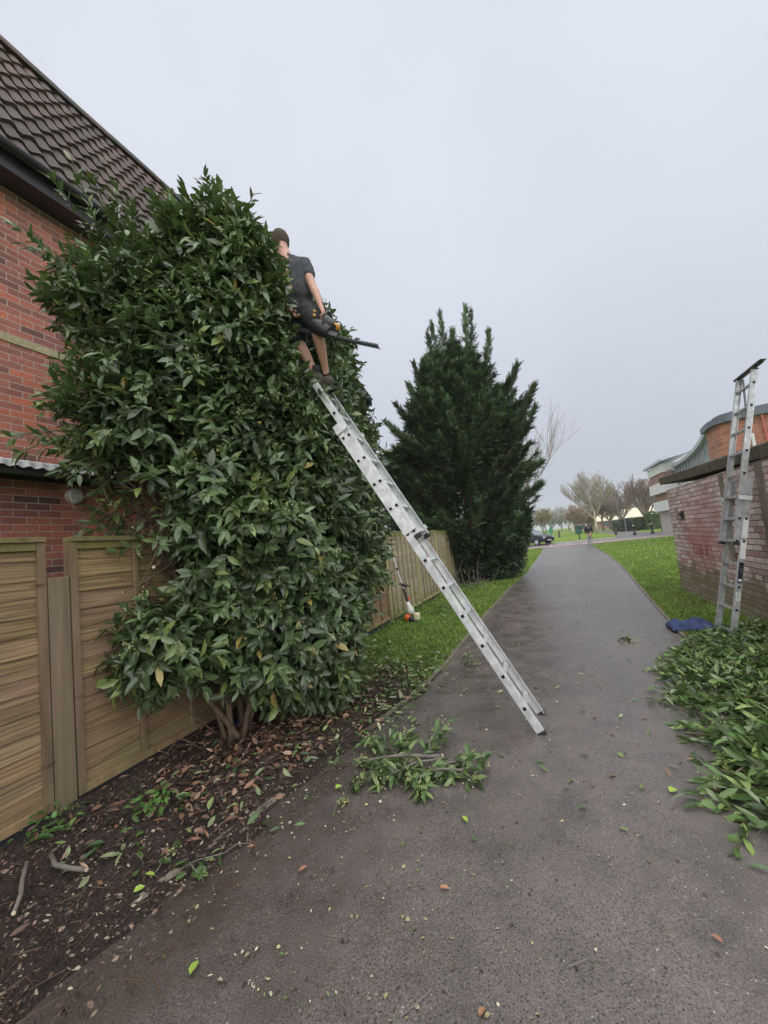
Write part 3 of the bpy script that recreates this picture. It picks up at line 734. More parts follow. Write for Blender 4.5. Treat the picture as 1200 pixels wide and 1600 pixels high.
# ------------------------------------------------------------------ ladders
def section(root, F0, F1, d, n, k0, k1, sp, first, sd=.030, st=.0125, feet=True, off=0.0, holes=True, caps=True, rung_end=.015):
    """one ladder section: stiles from k0 to k1 metres along d, F0/F1 foot points of both stiles, n = outward normal of the ladder plane"""
    F0, F1, d, n = Vector(F0), Vector(F1), Vector(d).normalized(), Vector(n).normalized(); r_ = (F1 - F0).normalized()
    for F, s in ((F0, -1), (F1, 1)):
        g = MB(); a, b_ = F + d * k0 + n * off, F + d * k1 + n * off
        g.bar(a, b_, r_ * (st * .35), n * sd)                                  # web
        for e in (-1, 1): g.bar(a + n * e * sd * .93 - r_ * s * st * .9, b_ + n * e * sd * .93 - r_ * s * st * .9, r_ * st, n * .003)   # flanges
        for e in (-.35, .35): g.bar(a + n * e * sd + r_ * s * st * .5, b_ + n * e * sd + r_ * s * st * .5, r_ * .002, n * .003)
        so_ = g.build('stile', M['alu'], root)
        if caps:
            g = MB(); g.bar(a - d * .02, a + d * .02, r_ * (st * 1.35), n * sd * 1.12); g.build('foot' if feet else 'end_cap', M['rubber'], so_, bevel=.004)
            if not feet: g = MB(); g.bar(b_ - d * .003, b_ + d * .006, r_ * (st * 1.2), n * sd * 1.05); g.build('end_cap', M['rubber'], so_)
    z = first
    while z < k1 - .03:
        if z > k0:
            g = MB(); a, b_ = F0 + d * z + n * off, F1 + d * z + n * off
            nn_ = n; g.bar(a, b_, d * .0135, nn_ * .0135); g.bar(a, b_, d * .016, nn_ * .006)
            for F, s in ((a, -1), (b_, 1)): g.bar(F + r_ * s * (st * .5 + .001), F + r_ * s * (st * .5 + .0035), d * .018, n * .018)
            ro = g.build('rung', M['alu'], root)
            if holes:
                for F, s in ((a, -1), (b_, 1)):
                    h = MB(); h.bar(F + r_ * s * (st * .5 + .003), F + r_ * s * (st * .5 + .005), d * .0125, n * .0125); h.build('rung_end', M['hole'], ro)
        z += sp
L0 = Vector((-.235, 3.27, .02)); L1 = Vector((-.245, 3.62, .02)); Ldir = (Vector((-1.985, 3.27, 3.19)) - L0)
Lr = (L1 - L0).normalized(); Ln = Lr.cross(Ldir.normalized()); Ln = -Ln if Ln.x < 0 else Ln
lad = empty('extension_ladder', (-.24, 3.45, 0), 'long aluminium extension ladder leaning from the path to the top of the laurel', 'ladder')
section(lad, L0, L1, Ldir, Ln, 0, 2.98, .262, .205)
u_ = Ldir.normalized()
section(lad, L0 + Lr * .018, L1 - Lr * .018, Ldir, Ln, 1.72, 3.63, .262, .205, off=.056, feet=False)
for F, s in ((L0, -1), (L1, 1)):
    for kk in (1.80, 2.9): g = MB(); g.bar(F + u_ * kk - Ln * .03 + Lr * s * .018, F + u_ * kk + Ln * .095 + Lr * s * .018, u_ * .02, Lr * .004); g.build('bracket', M['alu'], lad)

M['alu_bright'] = M['alu']; M['alu'] = m_alu((.34, .35, .35), (.60, .61, .61))
Q0 = Vector((1.775, 5.90, .0)); Q1 = Vector((1.76, 6.33, .0)); Qd = (Vector((2.475, 5.90, 3.09)) - Q0); Qr = (Q1 - Q0).normalized()
Qn = Qr.cross(Qd.normalized()); Qn = -Qn if Qn.x > 0 else Qn
lad2 = empty('extension_ladder', (1.78, 6.08, 0), 'grey aluminium ladder standing against the slab roof of the brick outbuilding', 'ladder')
section(lad2, Q0, Q1, Qd, Qn, 0, 1.90, .262, .11)
section(lad2, Q0 + Qr * .018, Q1 - Qr * .018, Qd, Qn, 1.13, 3.15, .262, .11, off=.056, feet=False)
q_ = Qd.normalized()
for F, s in ((Q0, -1), (Q1, 1)):
    for kk in (1.66,): g = MB(); g.bar(F + q_ * kk - Qn * .03 + Qr * s * .02, F + q_ * kk + Qn * .095 + Qr * s * .02, q_ * .025, Qr * .004); g.build('bracket', M['white_sheet'], lad2)
g = MB(); T0 = Q0 + q_ * 3.17 + Qn * .056
g.bar(T0 - Qr * .10 + q_ * .02, T0 + Qr * .50 + q_ * .0, q_ * .012, Qn * .030); g.bar(T0 - Qr * .16 + q_ * .024, T0 - Qr * .02 + q_ * .022, q_ * .006, Qn * .03)
g.build('stand_off_bar', m_plain('dark_grey_metal', (.1, .105, .11), .45, .5), lad2, bevel=.006)
g = MB(); g.tube([T0 + Qr * .36 - q_ * .0, T0 + Qr * .36 - q_ * .09], .014, 8); g.tube([T0 + Qr * .30 - q_ * .05, T0 + Qr * .12 - q_ * .50], .011, 8)
g.build('strut', m_plain('strut_metal', (.08, .085, .09), .4, .6), lad2)
# safety labels on the near stile (white, white, black with round mark, small white)
SL = m_plain('white_label', (.75, .76, .76), .4, var=.08); SB = m_plain('black_label', (.02, .02, .025), .4)
def sticker(z0, z1, m_, w=.026, name='label'):
    g = MB(); c0 = Q0 - Qr * .0095; g.bar(c0 + q_ * z0, c0 + q_ * z1, Qr * .0006, Qn * w); return g.build(name, m_, lad2)
sticker(1.20, 1.42, SL); sticker(.96, 1.17, SL); st_ = sticker(.68, .92, SB, .022); sticker(.48, .575, SL, .02)
g = MB(); c0 = Q0 - Qr * .0108 + q_ * .715; g.tube([c0, c0 - Qr * .001], .017, 16); g.build('round_mark', SL, st_)
g = MB()
for z in (.50, .515, .53, .545, .56): c0 = Q0 - Qr * .0108 + q_ * z; g.bar(c0 - Qn * .012, c0 + Qn * .012, Qr * .0004, q_ * .0032)
for z in (.80, .815, .83, .845): c0 = Q0 - Qr * .0108 + q_ * z; g.bar(c0 - Qn * .01, c0 + Qn * .004, Qr * .0004, q_ * .003)
g.build('print', m_plain('grey_print', (.2, .2, .2), .5), st_)

# ------------------------------------------------------------------ the laurel
laurel = empty('laurel_bush', (-2.62, 2.82, 0), 'huge overgrown dark green laurel bush spilling over the wooden fence', 'bush')
ELL = [((-2.50, 3.75, 1.85), (.62, 1.25, 1.25), 1.0), ((-2.72, 3.55, 2.95), (.70, 1.0, 1.1), 1.0), ((-2.80, 3.2, 3.85), (.60, .72, .74), 1.0),
       ((-3.22, 2.76, 3.86), (.54, .51, .42), .8), ((-3.2, 2.42, 3.72), (.28, .30, .24), .55), ((-3.06, 2.5, 2.68), (.42, .42, .24), .85),
       ((-2.62, 4.5, 2.5), (.58, .85, 1.35), 1.0), ((-2.75, 4.4, 3.8), (.56, .65, .78), 1.0), ((-2.78, 2.31, .90), (.27, .23, .21), .65),
       ((-2.40, 3.0, 1.75), (.36, .38, .62), .9), ((-3.0, 2.48, 1.98), (.36, .34, .30), .16), ((-2.33, 3.35, .85), (.42, .6, .55), 1.0), ((-2.40, 2.95, 3.75), (.36, .36, .86), 1.4), ((-2.5, 3.1, 4.2), (.3, .4, .40), 1.2), ((-2.85, 2.65, 3.2), (.4, .4, .4), .8)]
EC = np.array([e[0] for e in ELL]); ER = np.array([e[1] for e in ELL])
def shoots(num, scale, seed, keep=.9):
    r = np.random.default_rng(seed); area = np.array([(a * b_ + b_ * c + a * c) for a, b_, c in ER]) * np.array([e[2] for e in ELL])
    k = r.choice(len(ELL), num, p=area / area.sum()); d = randdir(num, r)
    P = EC[k] + d * ER[k] * (scale + r.normal(0, .05, num))[:, None]
    ins = np.zeros(num, bool)
    for j in range(len(ELL)):
        q = np.sum(((P - EC[j]) / ER[j]) ** 2, 1); ins |= (q < (keep * scale) ** 2) & (k != j)
    nrm = unit(d / ER[k]); ok = ~ins & (P[:, 2] > .12) & ~((P[:, 0] / P[:, 1] > np.interp(P[:, 2], [2.9, 3.2, 3.9, 4.3, 4.5, 4.6], [-.60, -.635, -.64, -.645, -.66, -.69])) & (P[:, 1] > 2.5) & (P[:, 1] < 3.85) & (P[:, 2] > 3.0))
    return P[ok], nrm[ok]
def laurel_leaves(P, Nn, seed, per=8, up=.45, Lr=(.075, .16), length=.2, pale=.12):
    r = np.random.default_rng(seed); n = len(P)
    lump = np.array([noise.noise(Vector(p) * 2.2) for p in P]); P = P + Nn * (lump * .16)[:, None]
    upv = np.where(P[:, 2:3] > 1.6, up, -.05)                       # low shoots droop
    T = unit(Nn * .9 + np.array([[0, 0, 1.]]) * upv + r.normal(0, .42, (n, 3)))
    P[:, 0] = np.minimum(P[:, 0], -1.93 + .05 * r.random(n)); 
    near_ = (P[:, 0] / P[:, 1] > -.80) & (P[:, 2] > 3.0) & (P[:, 1] < 3.85)
    T = np.where(near_[:, None], unit(T * [[.6, 1, 1]] + [[-.12, -.3, .1]] + r.normal(0, .3, (n, 3))), T); sl = length * r.uniform(.7, 1.3, n) * np.where(near_, .75, 1); tip = P + T * sl[:, None]
    U = unit(np.cross(T, randdir(n, r))); Wv = np.cross(T, U)
    out = []; tone = r.uniform(.4, 1.45, n) * (1 + .5 * lump); yel = r.random(n) < pale + .22 * np.clip((P[:, 2] - 3.7) / .8, 0, 1)
    ph0 = r.uniform(0, 6.28, n)
    for j in range(per):
        t = (j + .6) / per; ph = ph0 + j * 2.4; rad = U * np.cos(ph)[:, None] + Wv * np.sin(ph)[:, None]
        op = (.95 - .55 * t)
        D = unit(T * (1 - op * .75) + rad * op + r.normal(0, .16, (n, 3)) - np.array([[0, 0, .22]]))
        fn = unit(T * .9 - rad * .3 + np.array([[0, 0, .55]]) + r.normal(0, .22, (n, 3)))
        L = r.uniform(*Lr, n) * (1.0 - .25 * (j == per - 1)); Wd = L * r.uniform(.35, .48, n)
        c = np.array([.090, .135, .058]) * tone[:, None] * r.uniform(.75, 1.35, (n, 1))
        yy = (yel & (r.random(n) < .6)) | (r.random(n) < .03)
        c = np.where(yy[:, None], np.array([.17, .23, .07]) * r.uniform(.7, 1.3, (n, 1)), c)
        old = r.random(n) < .008; c = np.where(old[:, None], np.array([.35, .27, .08]), c)
        out.append(leaves(P + T * (sl * t)[:, None], D, fn, L, Wd, c, r.uniform(.0, .35, n)))
    return out, P, tip
p1, n1 = shoots(9800, 1.0, 21); p1b, n1b = shoots(5200, .84, 22, .85); p1c, n1c = shoots(2200, .62, 23, .7)
lv, Pa, Ta = laurel_leaves(p1, n1, 31); lv2, Pb, Tb = laurel_leaves(p1b, n1b, 32, per=7); lv3, _, _ = laurel_leaves(p1c, n1c, 33, per=5)
npmesh('foliage', *merge(lv + lv2 + lv3), M['leaf'], laurel)
# long shoots standing clear of the outline (seen against the sky and the brickwork)
long_s = [((-3.3, 2.25, 3.9), (-3.28, 1.72, 4.02)), ((-3.3, 2.3, 3.75), (-3.25, 1.85, 3.78)), ((-3.35, 2.4, 4.3), (-3.3, 2.08, 4.62)), ((-3.3, 2.5, 4.5), (-3.25, 2.33, 4.85)),
          ((-3.2, 2.2, 2.9), (-3.22, 1.80, 3.02)), ((-3.2, 2.2, 2.75), (-3.2, 1.75, 2.75)), ((-3.15, 2.2, 2.6), (-3.2, 1.72, 2.42)), ((-3.1, 2.3, 2.45), (-3.15, 1.9, 2.2)),
          ((-2.9, 3.1, 4.6), (-2.88, 3.05, 5.1)), ((-2.7, 3.1, 4.6), (-2.62, 3.0, 5.02)), ((-2.6, 3.1, 4.5), (-2.42, 3.0, 4.9)), ((-3.1, 2.9, 4.5), (-3.1, 2.8, 5.05)),
          ((-2.5, 3.0, 4.3), (-2.33, 2.95, 4.78)), ((-3.3, 2.7, 4.6), (-3.32, 2.6, 5.0)), ((-2.75, 2.4, 1.0), (-2.82, 2.12, .8)), ((-2.75, 2.4, 1.1), (-2.9, 2.1, 1.02)),
          ((-3.2, 2.4, 3.5), (-3.25, 2.02, 3.35)), ((-3.2, 2.3, 3.3), (-3.2, 1.95, 3.1)), ((-2.45, 2.9, 3.6), (-2.24, 2.9, 3.95)), ((-2.6, 3.0, 4.7), (-2.55, 2.9, 5.05))]
for _ in range(46):
    j_ = [3, 3, 4, 5, 5, 2, 3, 7][rng.integers(0, 8)]; d_ = rng.normal(size=3); d_[1] = -abs(d_[1]) * .8; d_[0] = -abs(d_[0]) if j_ != 2 else d_[0] * .3; d_[2] = abs(d_[2]) if j_ in (2, 3, 7) else d_[2] * .7; d_ /= np.linalg.norm(d_)
    a_ = np.array(ELL[j_][0]) + d_ * np.array(ELL[j_][1]) * .9; long_s.append((tuple(a_), tuple(a_ + d_ * rng.uniform(.28, .46) + [0, 0, rng.uniform(0, .12)])))
tw = []; lp = []
for a, b_ in long_s:
    a, b_ = np.array(a), np.array(b_)
    for q in range(3):
        b2 = b_ + rng.normal(0, .07, 3); ns_ = 6; pts = [a + (b2 - a) * t + np.array([0, 0, .04 * math.sin(3 * t)]) for t in np.linspace(0, 1, ns_)]
        tw.append(sticks(np.array(pts[:-1]), np.array(pts[1:]), .006, .004, (.1, .11, .05)))
        k = 22; t = rng.uniform(.15, 1.02, k); P = a + (b2 - a) * t[:, None]; T = unit(b2 - a)[None]; rad = randdir(k)
        rad = unit(rad - T * np.sum(rad * T, 1)[:, None]); D = unit(T * (.5 + .5 * t[:, None]) + rad * .9)
        c = np.array([.06, .105, .035]) * rng.uniform(.6, 1.7, (k, 1)); c = np.where(rng.random((k, 1)) < .2, np.array([[.16, .2, .06]]), c)
        lp.append(leaves(P, D, unit(T * .8 + [[0, 0, .5]] + rng.normal(0, .2, (k, 3))), rng.uniform(.075, .125, k), rng.uniform(.028, .042, k), c, rng.uniform(0, .3, k)))
npmesh('foliage', *merge(lp), M['leaf'], laurel)
# flower buds in pale clusters
k = rng.choice(len(Ta), 620, replace=False); B = np.repeat(Ta[k], 9, 0) + rng.normal(0, .022, (620 * 9, 3))
tw2 = sticks(B, B + rng.normal(0, .006, B.shape) + [0, 0, .007], .0045, .003, (.5, .5, .25), 4)
npmesh('flower_buds', *tw2, M['berry'], laurel)
# stems and branches
base = Vector((-2.62, 2.82, 0))
def curve_pts(a, b_, sag=.1, n=9, seed=0, wob=.05):
    r = random.Random(seed); a, b_ = Vector(a), Vector(b_); pts = []
    for i in range(n):
        t = i / (n - 1); p = a.lerp(b_, t); k = math.sin(math.pi * t)
        p += Vector((noise.noise(Vector((t * 3, seed, 0))), noise.noise(Vector((t * 3, seed, 5))), noise.noise(Vector((t * 3, seed, 9))))) * wob * k * 2 + Vector((0, 0, sag * k)); pts.append(p)
    return pts
STEMS = [((-3.05, 2.32, 1.3), .026, -.05), ((-2.95, 2.6, 1.0), .022, .05), ((-2.85, 2.95, 2.8), .028, .0), ((-2.5, 3.05, 3.6), .024, .1), ((-2.12, 3.05, .95), .026, -.05),
         ((-2.3, 3.5, 2.6), .024, .1), ((-3.1, 3.1, 3.9), .03, .2), ((-3.15, 2.45, 2.4), .020, .1)]
sp_ = []
for i, (e, r_, sg) in enumerate(STEMS):
    st0 = base + Vector((.07 * math.cos(i * 2.4), .09 * math.sin(i * 2.4), -.05)); pts = curve_pts(st0, e, sg, 10, i)
    g = MB(); g.tube(pts, [r_ * (1 - .5 * t) for t in np.linspace(0, 1, 10)], 8); g.build('stem', M['bark'], laurel, smooth=True); sp_ += pts[3:]
g = MB(); rb = random.Random(3); cuts = MB()
tips = [Pa[i] for i in rng.choice(len(Pa), 210, replace=False)] + [p for p in Pa[(Pa[:, 1] < 2.9) & (Pa[:, 2] < 3.1)][::6]]
for i, t_ in enumerate(tips):
    t_ = Vector(t_); s = min(sp_, key=lambda p: (p - t_).length + rb.random() * .4 + (.6 if p.z > t_.z + .1 else 0))
    pts = curve_pts(s, t_, rb.uniform(-.08, .05), 6, i + 50, .07); g.tube(pts, [.011, .009, .008, .0065, .005, .004], 5)
# bare sparse twigs in the thin patch against the fence and wall, several with pale saw cuts
for i in range(75):
    s = rb.choice([p for p in sp_ if 1.0 < p.z < 2.9]); e = Vector((rb.uniform(-3.4, -2.75), rb.uniform(2.0, 2.6), rb.uniform(1.1, 2.6)))
    pts = curve_pts(s, e, rb.uniform(-.1, .08), 7, i + 400, .09); g.tube(pts, [.010, .009, .007, .006, .005, .0045, .004], 5)
    if i % 4 == 0: d_ = (pts[-1] - pts[-2]).normalized(); cuts.tube([pts[-1], pts[-1] + d_ * .004], .0075, 7)
for a, b_, r_ in (((-2.35, 2.95, .55), (-1.95, 2.95, .72), .012), ((-2.3, 2.95, .62), (-1.86, 3.1, .86), .011), ((-2.4, 2.95, .5), (-2.0, 2.75, .55), .008), ((-2.2, 3.0, .7), (-1.88, 2.9, .66), .007),
               ((-2.7, 2.7, .1), (-3.0, 2.15, .7), .006), ((-2.65, 2.7, .05), (-2.4, 2.3, .1), .006), ((-2.75, 2.6, .05), (-2.9, 2.3, .15), .006), ((-2.9, 2.5, 1.5), (-2.85, 2.3, 1.52), .018)):
    pts = curve_pts(a, b_, .03, 6, hash(a[0]) % 7, .05); g.tube(pts, [r_ * (1 - .08 * q) for q in range(6)], 6); d_ = (pts[-1] - pts[-2]).normalized(); cuts.tube([pts[-1], pts[-1] + d_ * .005], r_ * .7, 8)
for i in range(36):   # upright dead straight canes by the climber
    x0, y0, z0 = rb.uniform(-2.3, -2.1), rb.uniform(2.9, 3.1), rb.uniform(2.6, 3.8); g.tube([(x0, y0, z0), (x0 + rb.uniform(-.03, .05), y0 + rb.uniform(-.1, .1), z0 + rb.uniform(.2, .5))], .0045, 4)
g.build('branches', M['bark'], laurel, smooth=True); cuts.build('saw_cuts', M['cutwood'], laurel)
npmesh('twigs', *merge(tw), M['litter'], laurel)

# ------------------------------------------------------------------ cut laurel heaped by the right-hand ladder
def pile_edge(y): return np.interp(y, [2.2, 2.5, 2.75, 3.2, 3.7, 4.1, 4.7, 5.3, 6.0, 6.4], [1.0, .72, .70, .92, .94, .88, .92, 1.25, 1.55, 1.95])
def pile_h(x, y):
    e = np.clip((x - pile_edge(y)) / .7, 0, 1); f = np.clip((6.5 - y) / 1.0, 0, 1)
    return (.03 + .10 * e) * (.5 + .5 * f) * np.where(e > 0, 1, 0)
r = np.random.default_rng(77); n = 3300; y = r.uniform(2.1, 6.4, n); x = pile_edge(y) + (2.6 - pile_edge(y)) * r.random(n) ** 1.0 + r.normal(0, .08, n)
k = (x > .5) & (np.array([noise.noise(Vector((a_ * 3.2, b_ * 3.2, 1))) for a_, b_ in zip(x, y)]) > -.22 + .1 * r.normal(size=n)); x, y = x[k], y[k]; n = len(x); h = pile_h(x, y) * r.uniform(.25, 1.05, n)
a = r.uniform(0, 6.28, n); T = unit(np.stack([np.cos(a) - .35, np.sin(a) * .9, r.normal(.0, .16, n)], 1)); P = np.stack([x, y, h + .035], 1)
out = [sticks(P - T * .05, P + T * .16, .004, .0025, (.14, .17, .05))]; U = unit(np.cross(T, [[0, 0, 1.]])); Wv = np.cross(T, U)
for j in range(6):
    t = j / 5; ph = j * 2.4 + a; rad = U * np.cos(ph)[:, None] + Wv * np.sin(ph)[:, None]
    D = unit(T * (.7 + .3 * t) + rad * (.75 - .3 * t)); fn = unit(np.array([[0, 0, 1.]]) + r.normal(0, .8, (n, 3)))
    c = np.array([.075, .14, .035]) * r.uniform(.25, 1.7, (n, 1)); c = np.where(r.random((n, 1)) < .16, np.array([[.25, .36, .10]]), c); c = np.where(r.random((n, 1)) < .14, np.array([[.22, .27, .15]]), c)
    Q = P + T * (.17 * t); Q[:, 2] = np.maximum(Q[:, 2], .02)
    V_, F_, C_ = leaves(Q, D, fn, r.uniform(.06, .13, n), r.uniform(.026, .046, n), c, r.uniform(-.25, .45, n)); V_[:, 2] = np.maximum(V_[:, 2], .015 + .01 * r.random(len(V_))); out.append((V_, F_, C_))
k = r.choice(n, 120, replace=False); a2 = r.uniform(0, 6.28, 120); l2 = r.uniform(.12, .3, 120)[:, None]; T2 = np.stack([np.cos(a2), np.sin(a2), r.normal(0, .12, 120)], 1); out.append(sticks(P[k] - T2 * l2 * .6, P[k] + T2 * l2, .0065, .004, (.2, .16, .09), 5))
k = r.choice(n, 260, replace=False); B = np.repeat(P[k] + T[k] * .15, 9, 0) + r.normal(0, .02, (260 * 9, 3)); B[:, 2] = np.maximum(B[:, 2], .03)
out.append(sticks(B, B + [0, 0, .009], .005, .003, (.5, .48, .2), 4))
tag(npmesh('cut_foliage', *merge(out), M['leafcut']), 'big heap of cut laurel foliage at the foot of the right-hand ladder', 'cut foliage', kind='stuff')

def sprig(name, label, segs, nl, cat, root_loc, group=None, Lr=(.06, .11), seed=0, tone=1.0, woody=.006, buds=True, spread=.05):
    r = np.random.default_rng(seed); root = empty(name, root_loc, label, cat, group)
    g = MB(); out = []; cutm = MB()
    for a, b_, rad_ in segs:
        pts = curve_pts(a, b_, .02, 6, seed, .03); g.tube(pts, [rad_ * (1 - .1 * q) for q in range(6)], 6)
        dd = (Vector(a) - Vector(b_)).normalized(); 
        if rad_ > .007: cutm.tube([Vector(a), Vector(a) + dd * .004], rad_ * .95, 8)
        a, b_ = np.array(a), np.array(b_); T = unit(b_ - a)[None]; t = r.uniform(.35 if rad_ > .007 else .15, 1.03, nl); P = a + (b_ - a) * t[:, None] + r.normal(0, spread * .4, (nl, 3))
        P[:, 2] = np.maximum(P[:, 2], .03); rd = randdir(nl, r); rd[:, 2] *= .5; D = unit(T * .8 + rd)
        c = np.array([.07, .125, .035]) * r.uniform(.5, 1.5, (nl, 1)) * tone; c = np.where(r.random((nl, 1)) < .25, np.array([[.2, .27, .1]]), c)
        V_, F_, C_ = leaves(P, D, unit(np.array([[0, 0, 1.]]) + r.normal(0, .5, (nl, 3))), r.uniform(*Lr, nl), r.uniform(.024, .038, nl), c, r.uniform(-.05, .3, nl))
        V_[:, 2] = np.maximum(V_[:, 2], .028); out.append((V_, F_, C_))
        if buds:
            B = b_ + r.normal(0, .022, (16, 3)); B[:, 2] = np.maximum(B[:, 2], .035); out.append(sticks(B, B + [0, 0, .008], .005, .003, (.55, .52, .25), 4))
    g.build('twig', M['greybark'], root, smooth=True); npmesh('leaves', *merge(out), M['leafcut'], root)
    if cutm.v: cutm.build('saw_cut', M['cutwood'], root)
    return root
sprig('cut_branch', 'leafy cut laurel branch lying on the path left of the ladder foot', [((-.83, 2.70, .10), (-1.38, 2.62, .05), .014), ((-.83, 2.70, .10), (-1.15, 2.42, .06), .008), ((-.64, 2.62, .08), (-1.0, 2.5, .05), .008), ((-1.0, 2.6, .08), (-1.45, 2.85, .08), .006),
      ((-1.1, 2.6, .08), (-1.3, 2.38, .06), .006), ((-.9, 2.6, .06), (-.56, 2.68, .1), .006), ((-.98, 2.75, .06), (-.9, 3.02, .14), .006), ((-.95, 2.6, .06), (-.88, 2.38, .05), .006), ((-1.0, 2.62, .06), (-.62, 2.56, .05), .006), ((-1.2, 2.7, .1), (-1.1, 2.8, .16), .006)], 46, 'branch', (-1.0, 2.62, 0), seed=5)
sprig('leaf_sprig', 'small upright leafy sprig on the path edge behind the ladder', [((-1.1, 4.9, .03), (-1.12, 5.08, .09), .005), ((-1.1, 4.9, .03), (-1.0, 4.88, .05), .004)], 9, 'sprig', (-1.1, 4.95, 0), seed=6)
sprig('leaf_sprig', 'small flat leafy sprig on the path left of the blue cloth', [((.62, 5.9, .03), (.76, 6.0, .04), .005), ((.68, 5.95, .03), (.8, 5.86, .04), .004)], 9, 'sprig', (.69, 5.95, 0), seed=7)
sprig('leaf_sprig', 'budded sprig with pale flower buds on the dark soil', [((-1.96, 1.50, .05), (-1.99, 1.62, .06), .003)], 6, 'sprig', (-1.98, 1.55, 0), seed=8, Lr=(.045, .075))
sprig('leaf_sprig', 'long green leafy shoot lying on the soil edge beside the path', [((-1.62, 1.78, .05), (-1.86, 1.55, .04), .003), ((-1.86, 1.6, .04), (-1.68, 1.52, .04), .003)], 7, 'sprig', (-1.75, 1.65, 0), seed=9, Lr=(.04, .07), buds=False)
sprig('leaf_sprig', 'tiny sprig of two leaves and pale buds on the asphalt', [((-1.33, 2.13, .03), (-1.31, 2.22, .03), .002)], 3, 'sprig', (-1.32, 2.17, 0), seed=10, Lr=(.045, .06))
sprig('leaf_sprig', 'thin sprig with one leaf above the crossed sticks', [((-2.22, 1.55, .05), (-2.07, 1.52, .05), .002)], 2, 'sprig', (-2.15, 1.53, 0), seed=12, Lr=(.04, .05), buds=False)

# single leaves one can pick out on the path
def one_leaf(x, y, ang, L, W, col, label, z=.035, curl=.1, tilt=.15):
    r = np.random.default_rng(int(abs(x * 1000 + y * 77)))
    V_, F_, C_ = leaves([(x - L / 2 * math.cos(ang), y - L / 2 * math.sin(ang), z)], [(math.cos(ang), math.sin(ang), .0)], [(r.normal(0, tilt), r.normal(0, tilt), 1)], L, W, col, curl)
    V_[:, 2] = np.maximum(V_[:, 2], .026)
    o = npmesh('fallen_leaf', V_, F_, C_, M['leafcut'], loc=(x, y, .026)); return tag(o, label, 'leaf', 'single leaves fallen on the path')
YG, DG, BR, PG = (.36, .52, .09), (.1, .16, .07), (.4, .2, .11), (.2, .3, .08)
for a in [(-1.41, 1.21, 1.9, .06, .032, YG, 'bright lime green leaf lying alone at the bottom left of the path'),
          (.44, 2.70, .9, .06, .045, YG, 'round bright green leaf on the path near the cut foliage heap'),
          (-.60, 2.23, 2.2, .065, .026, YG, 'pale green pointed leaf below the cut branch'),
          (-.53, 2.10, 1.8, .045, .02, DG, 'small dark green leaf just below the pale pointed leaf'),
          (-.86, 1.98, 2.0, .03, .02, PG, 'tiny pale leaf on the asphalt below the cut branch'),
          (-.60, 1.78, .2, .05, .022, BR, 'curled reddish brown leaf in the middle of the path'),
          (-.38, 1.36, 1.3, .035, .024, BR, 'small orange brown leaf near the bottom of the path'),
          (.36, 1.81, 2.3, .04, .02, BR, 'pinkish brown leaf at the right of the path'),
          (.12, 1.42, 2.7, .045, .026, YG, 'torn yellow green leaf near the bottom right of the path'),
          (-.02, 2.45, .3, .05, .03, DG, 'blue green leaf in the middle of the path'),
          (.15, 2.32, 2.6, .05, .022, PG, 'curled green leaf with a yellow bud in the middle of the path'),
          (-1.62, 1.78, .5, .05, .024, BR, 'reddish leaf on the muddy left edge of the path'),
          (-1.27, 1.72, 1.2, .05, .02, BR, 'thin brown leaf left of the middle of the path'),
          (-1.97, 1.42, 1.2, .05, .035, YG, 'round lime leaf on the soil at the path edge'),
          (-2.0, 1.50, .2, .055, .028, YG, 'upper lime leaf on the soil above the round one'),
          (-.24, 2.86, .1, .06, .03, DG, 'grey green leaf right of the cut branch'),
          (.03, 3.0, .2, .055, .022, DG, 'slim grey green leaf right of the ladder foot'),
          (.62, 2.20, 2.9, .08, .026, DG, 'long dark leaf at the right edge of the path below the heap'),
          (.70, 2.01, 2.6, .06, .028, DG, 'broad grey leaf at the far right of the path'),
          (-.33, 3.55, .6, .05, .025, PG, 'pale green leaf beside the far foot of the ladder'),
          (.50, 2.95, 2.4, .07, .02, (.25, .2, .15), 'long withered leaf on the path left of the heap'),
          (.62, 3.05, 2.8, .07, .024, BR, 'pale orange leaf tip at the edge of the heap'),
          (-1.42, 2.35, 1.2, .05, .035, YG, 'round lime leaf left of the cut branch')]: one_leaf(*a)

# cut sticks on the soil, crisp packet, blue cloth
def stick(pts, r_, label, name='cut_stick'):
    root = empty(name, pts[0], label, 'stick', 'cut sticks lying on the soil')
    g = MB(); g.tube(pts, [r_, r_ * .92, r_ * .95, r_ * .8][:len(pts)], 10); g.build('bark', M['greybark'], root, smooth=True)
    g = MB(); d_ = (Vector(pts[-1]) - Vector(pts[-2])).normalized(); g.tube([Vector(pts[-1]), Vector(pts[-1]) + d_ * .003], r_ * .78, 10)
    d_ = (Vector(pts[0]) - Vector(pts[1])).normalized(); g.tube([Vector(pts[0]), Vector(pts[0]) + d_ * .003], r_ * .95, 10); g.build('cut_end', M['cutwood'], root)
stick([(-2.66, 1.33, .085), (-2.56, 1.26, .075), (-2.47, 1.21, .07), (-2.385, 1.14, .065)], .0105, 'straight brown stick at the far left nearest the fern')
stick([(-2.62, 1.42, .07), (-2.50, 1.37, .08), (-2.40, 1.38, .075), (-2.31, 1.40, .07)], .012, 'short thick stick with pale cut ends lying on the soil')
for pts, lb in (([(-.12, 1.58, .03), (-.06, 1.62, .034), (0, 1.63, .03)], 'thin bent grey twig in the middle of the path'), ([(-.62, 1.28, .03), (-.58, 1.33, .033), (-.55, 1.38, .03)], 'pale thin twig at the bottom of the path')):
    g = MB(); g.tube(pts, .0022, 6); tag(g.build('small_twig', M['greybark'], loc=pts[0]), lb, 'twig')
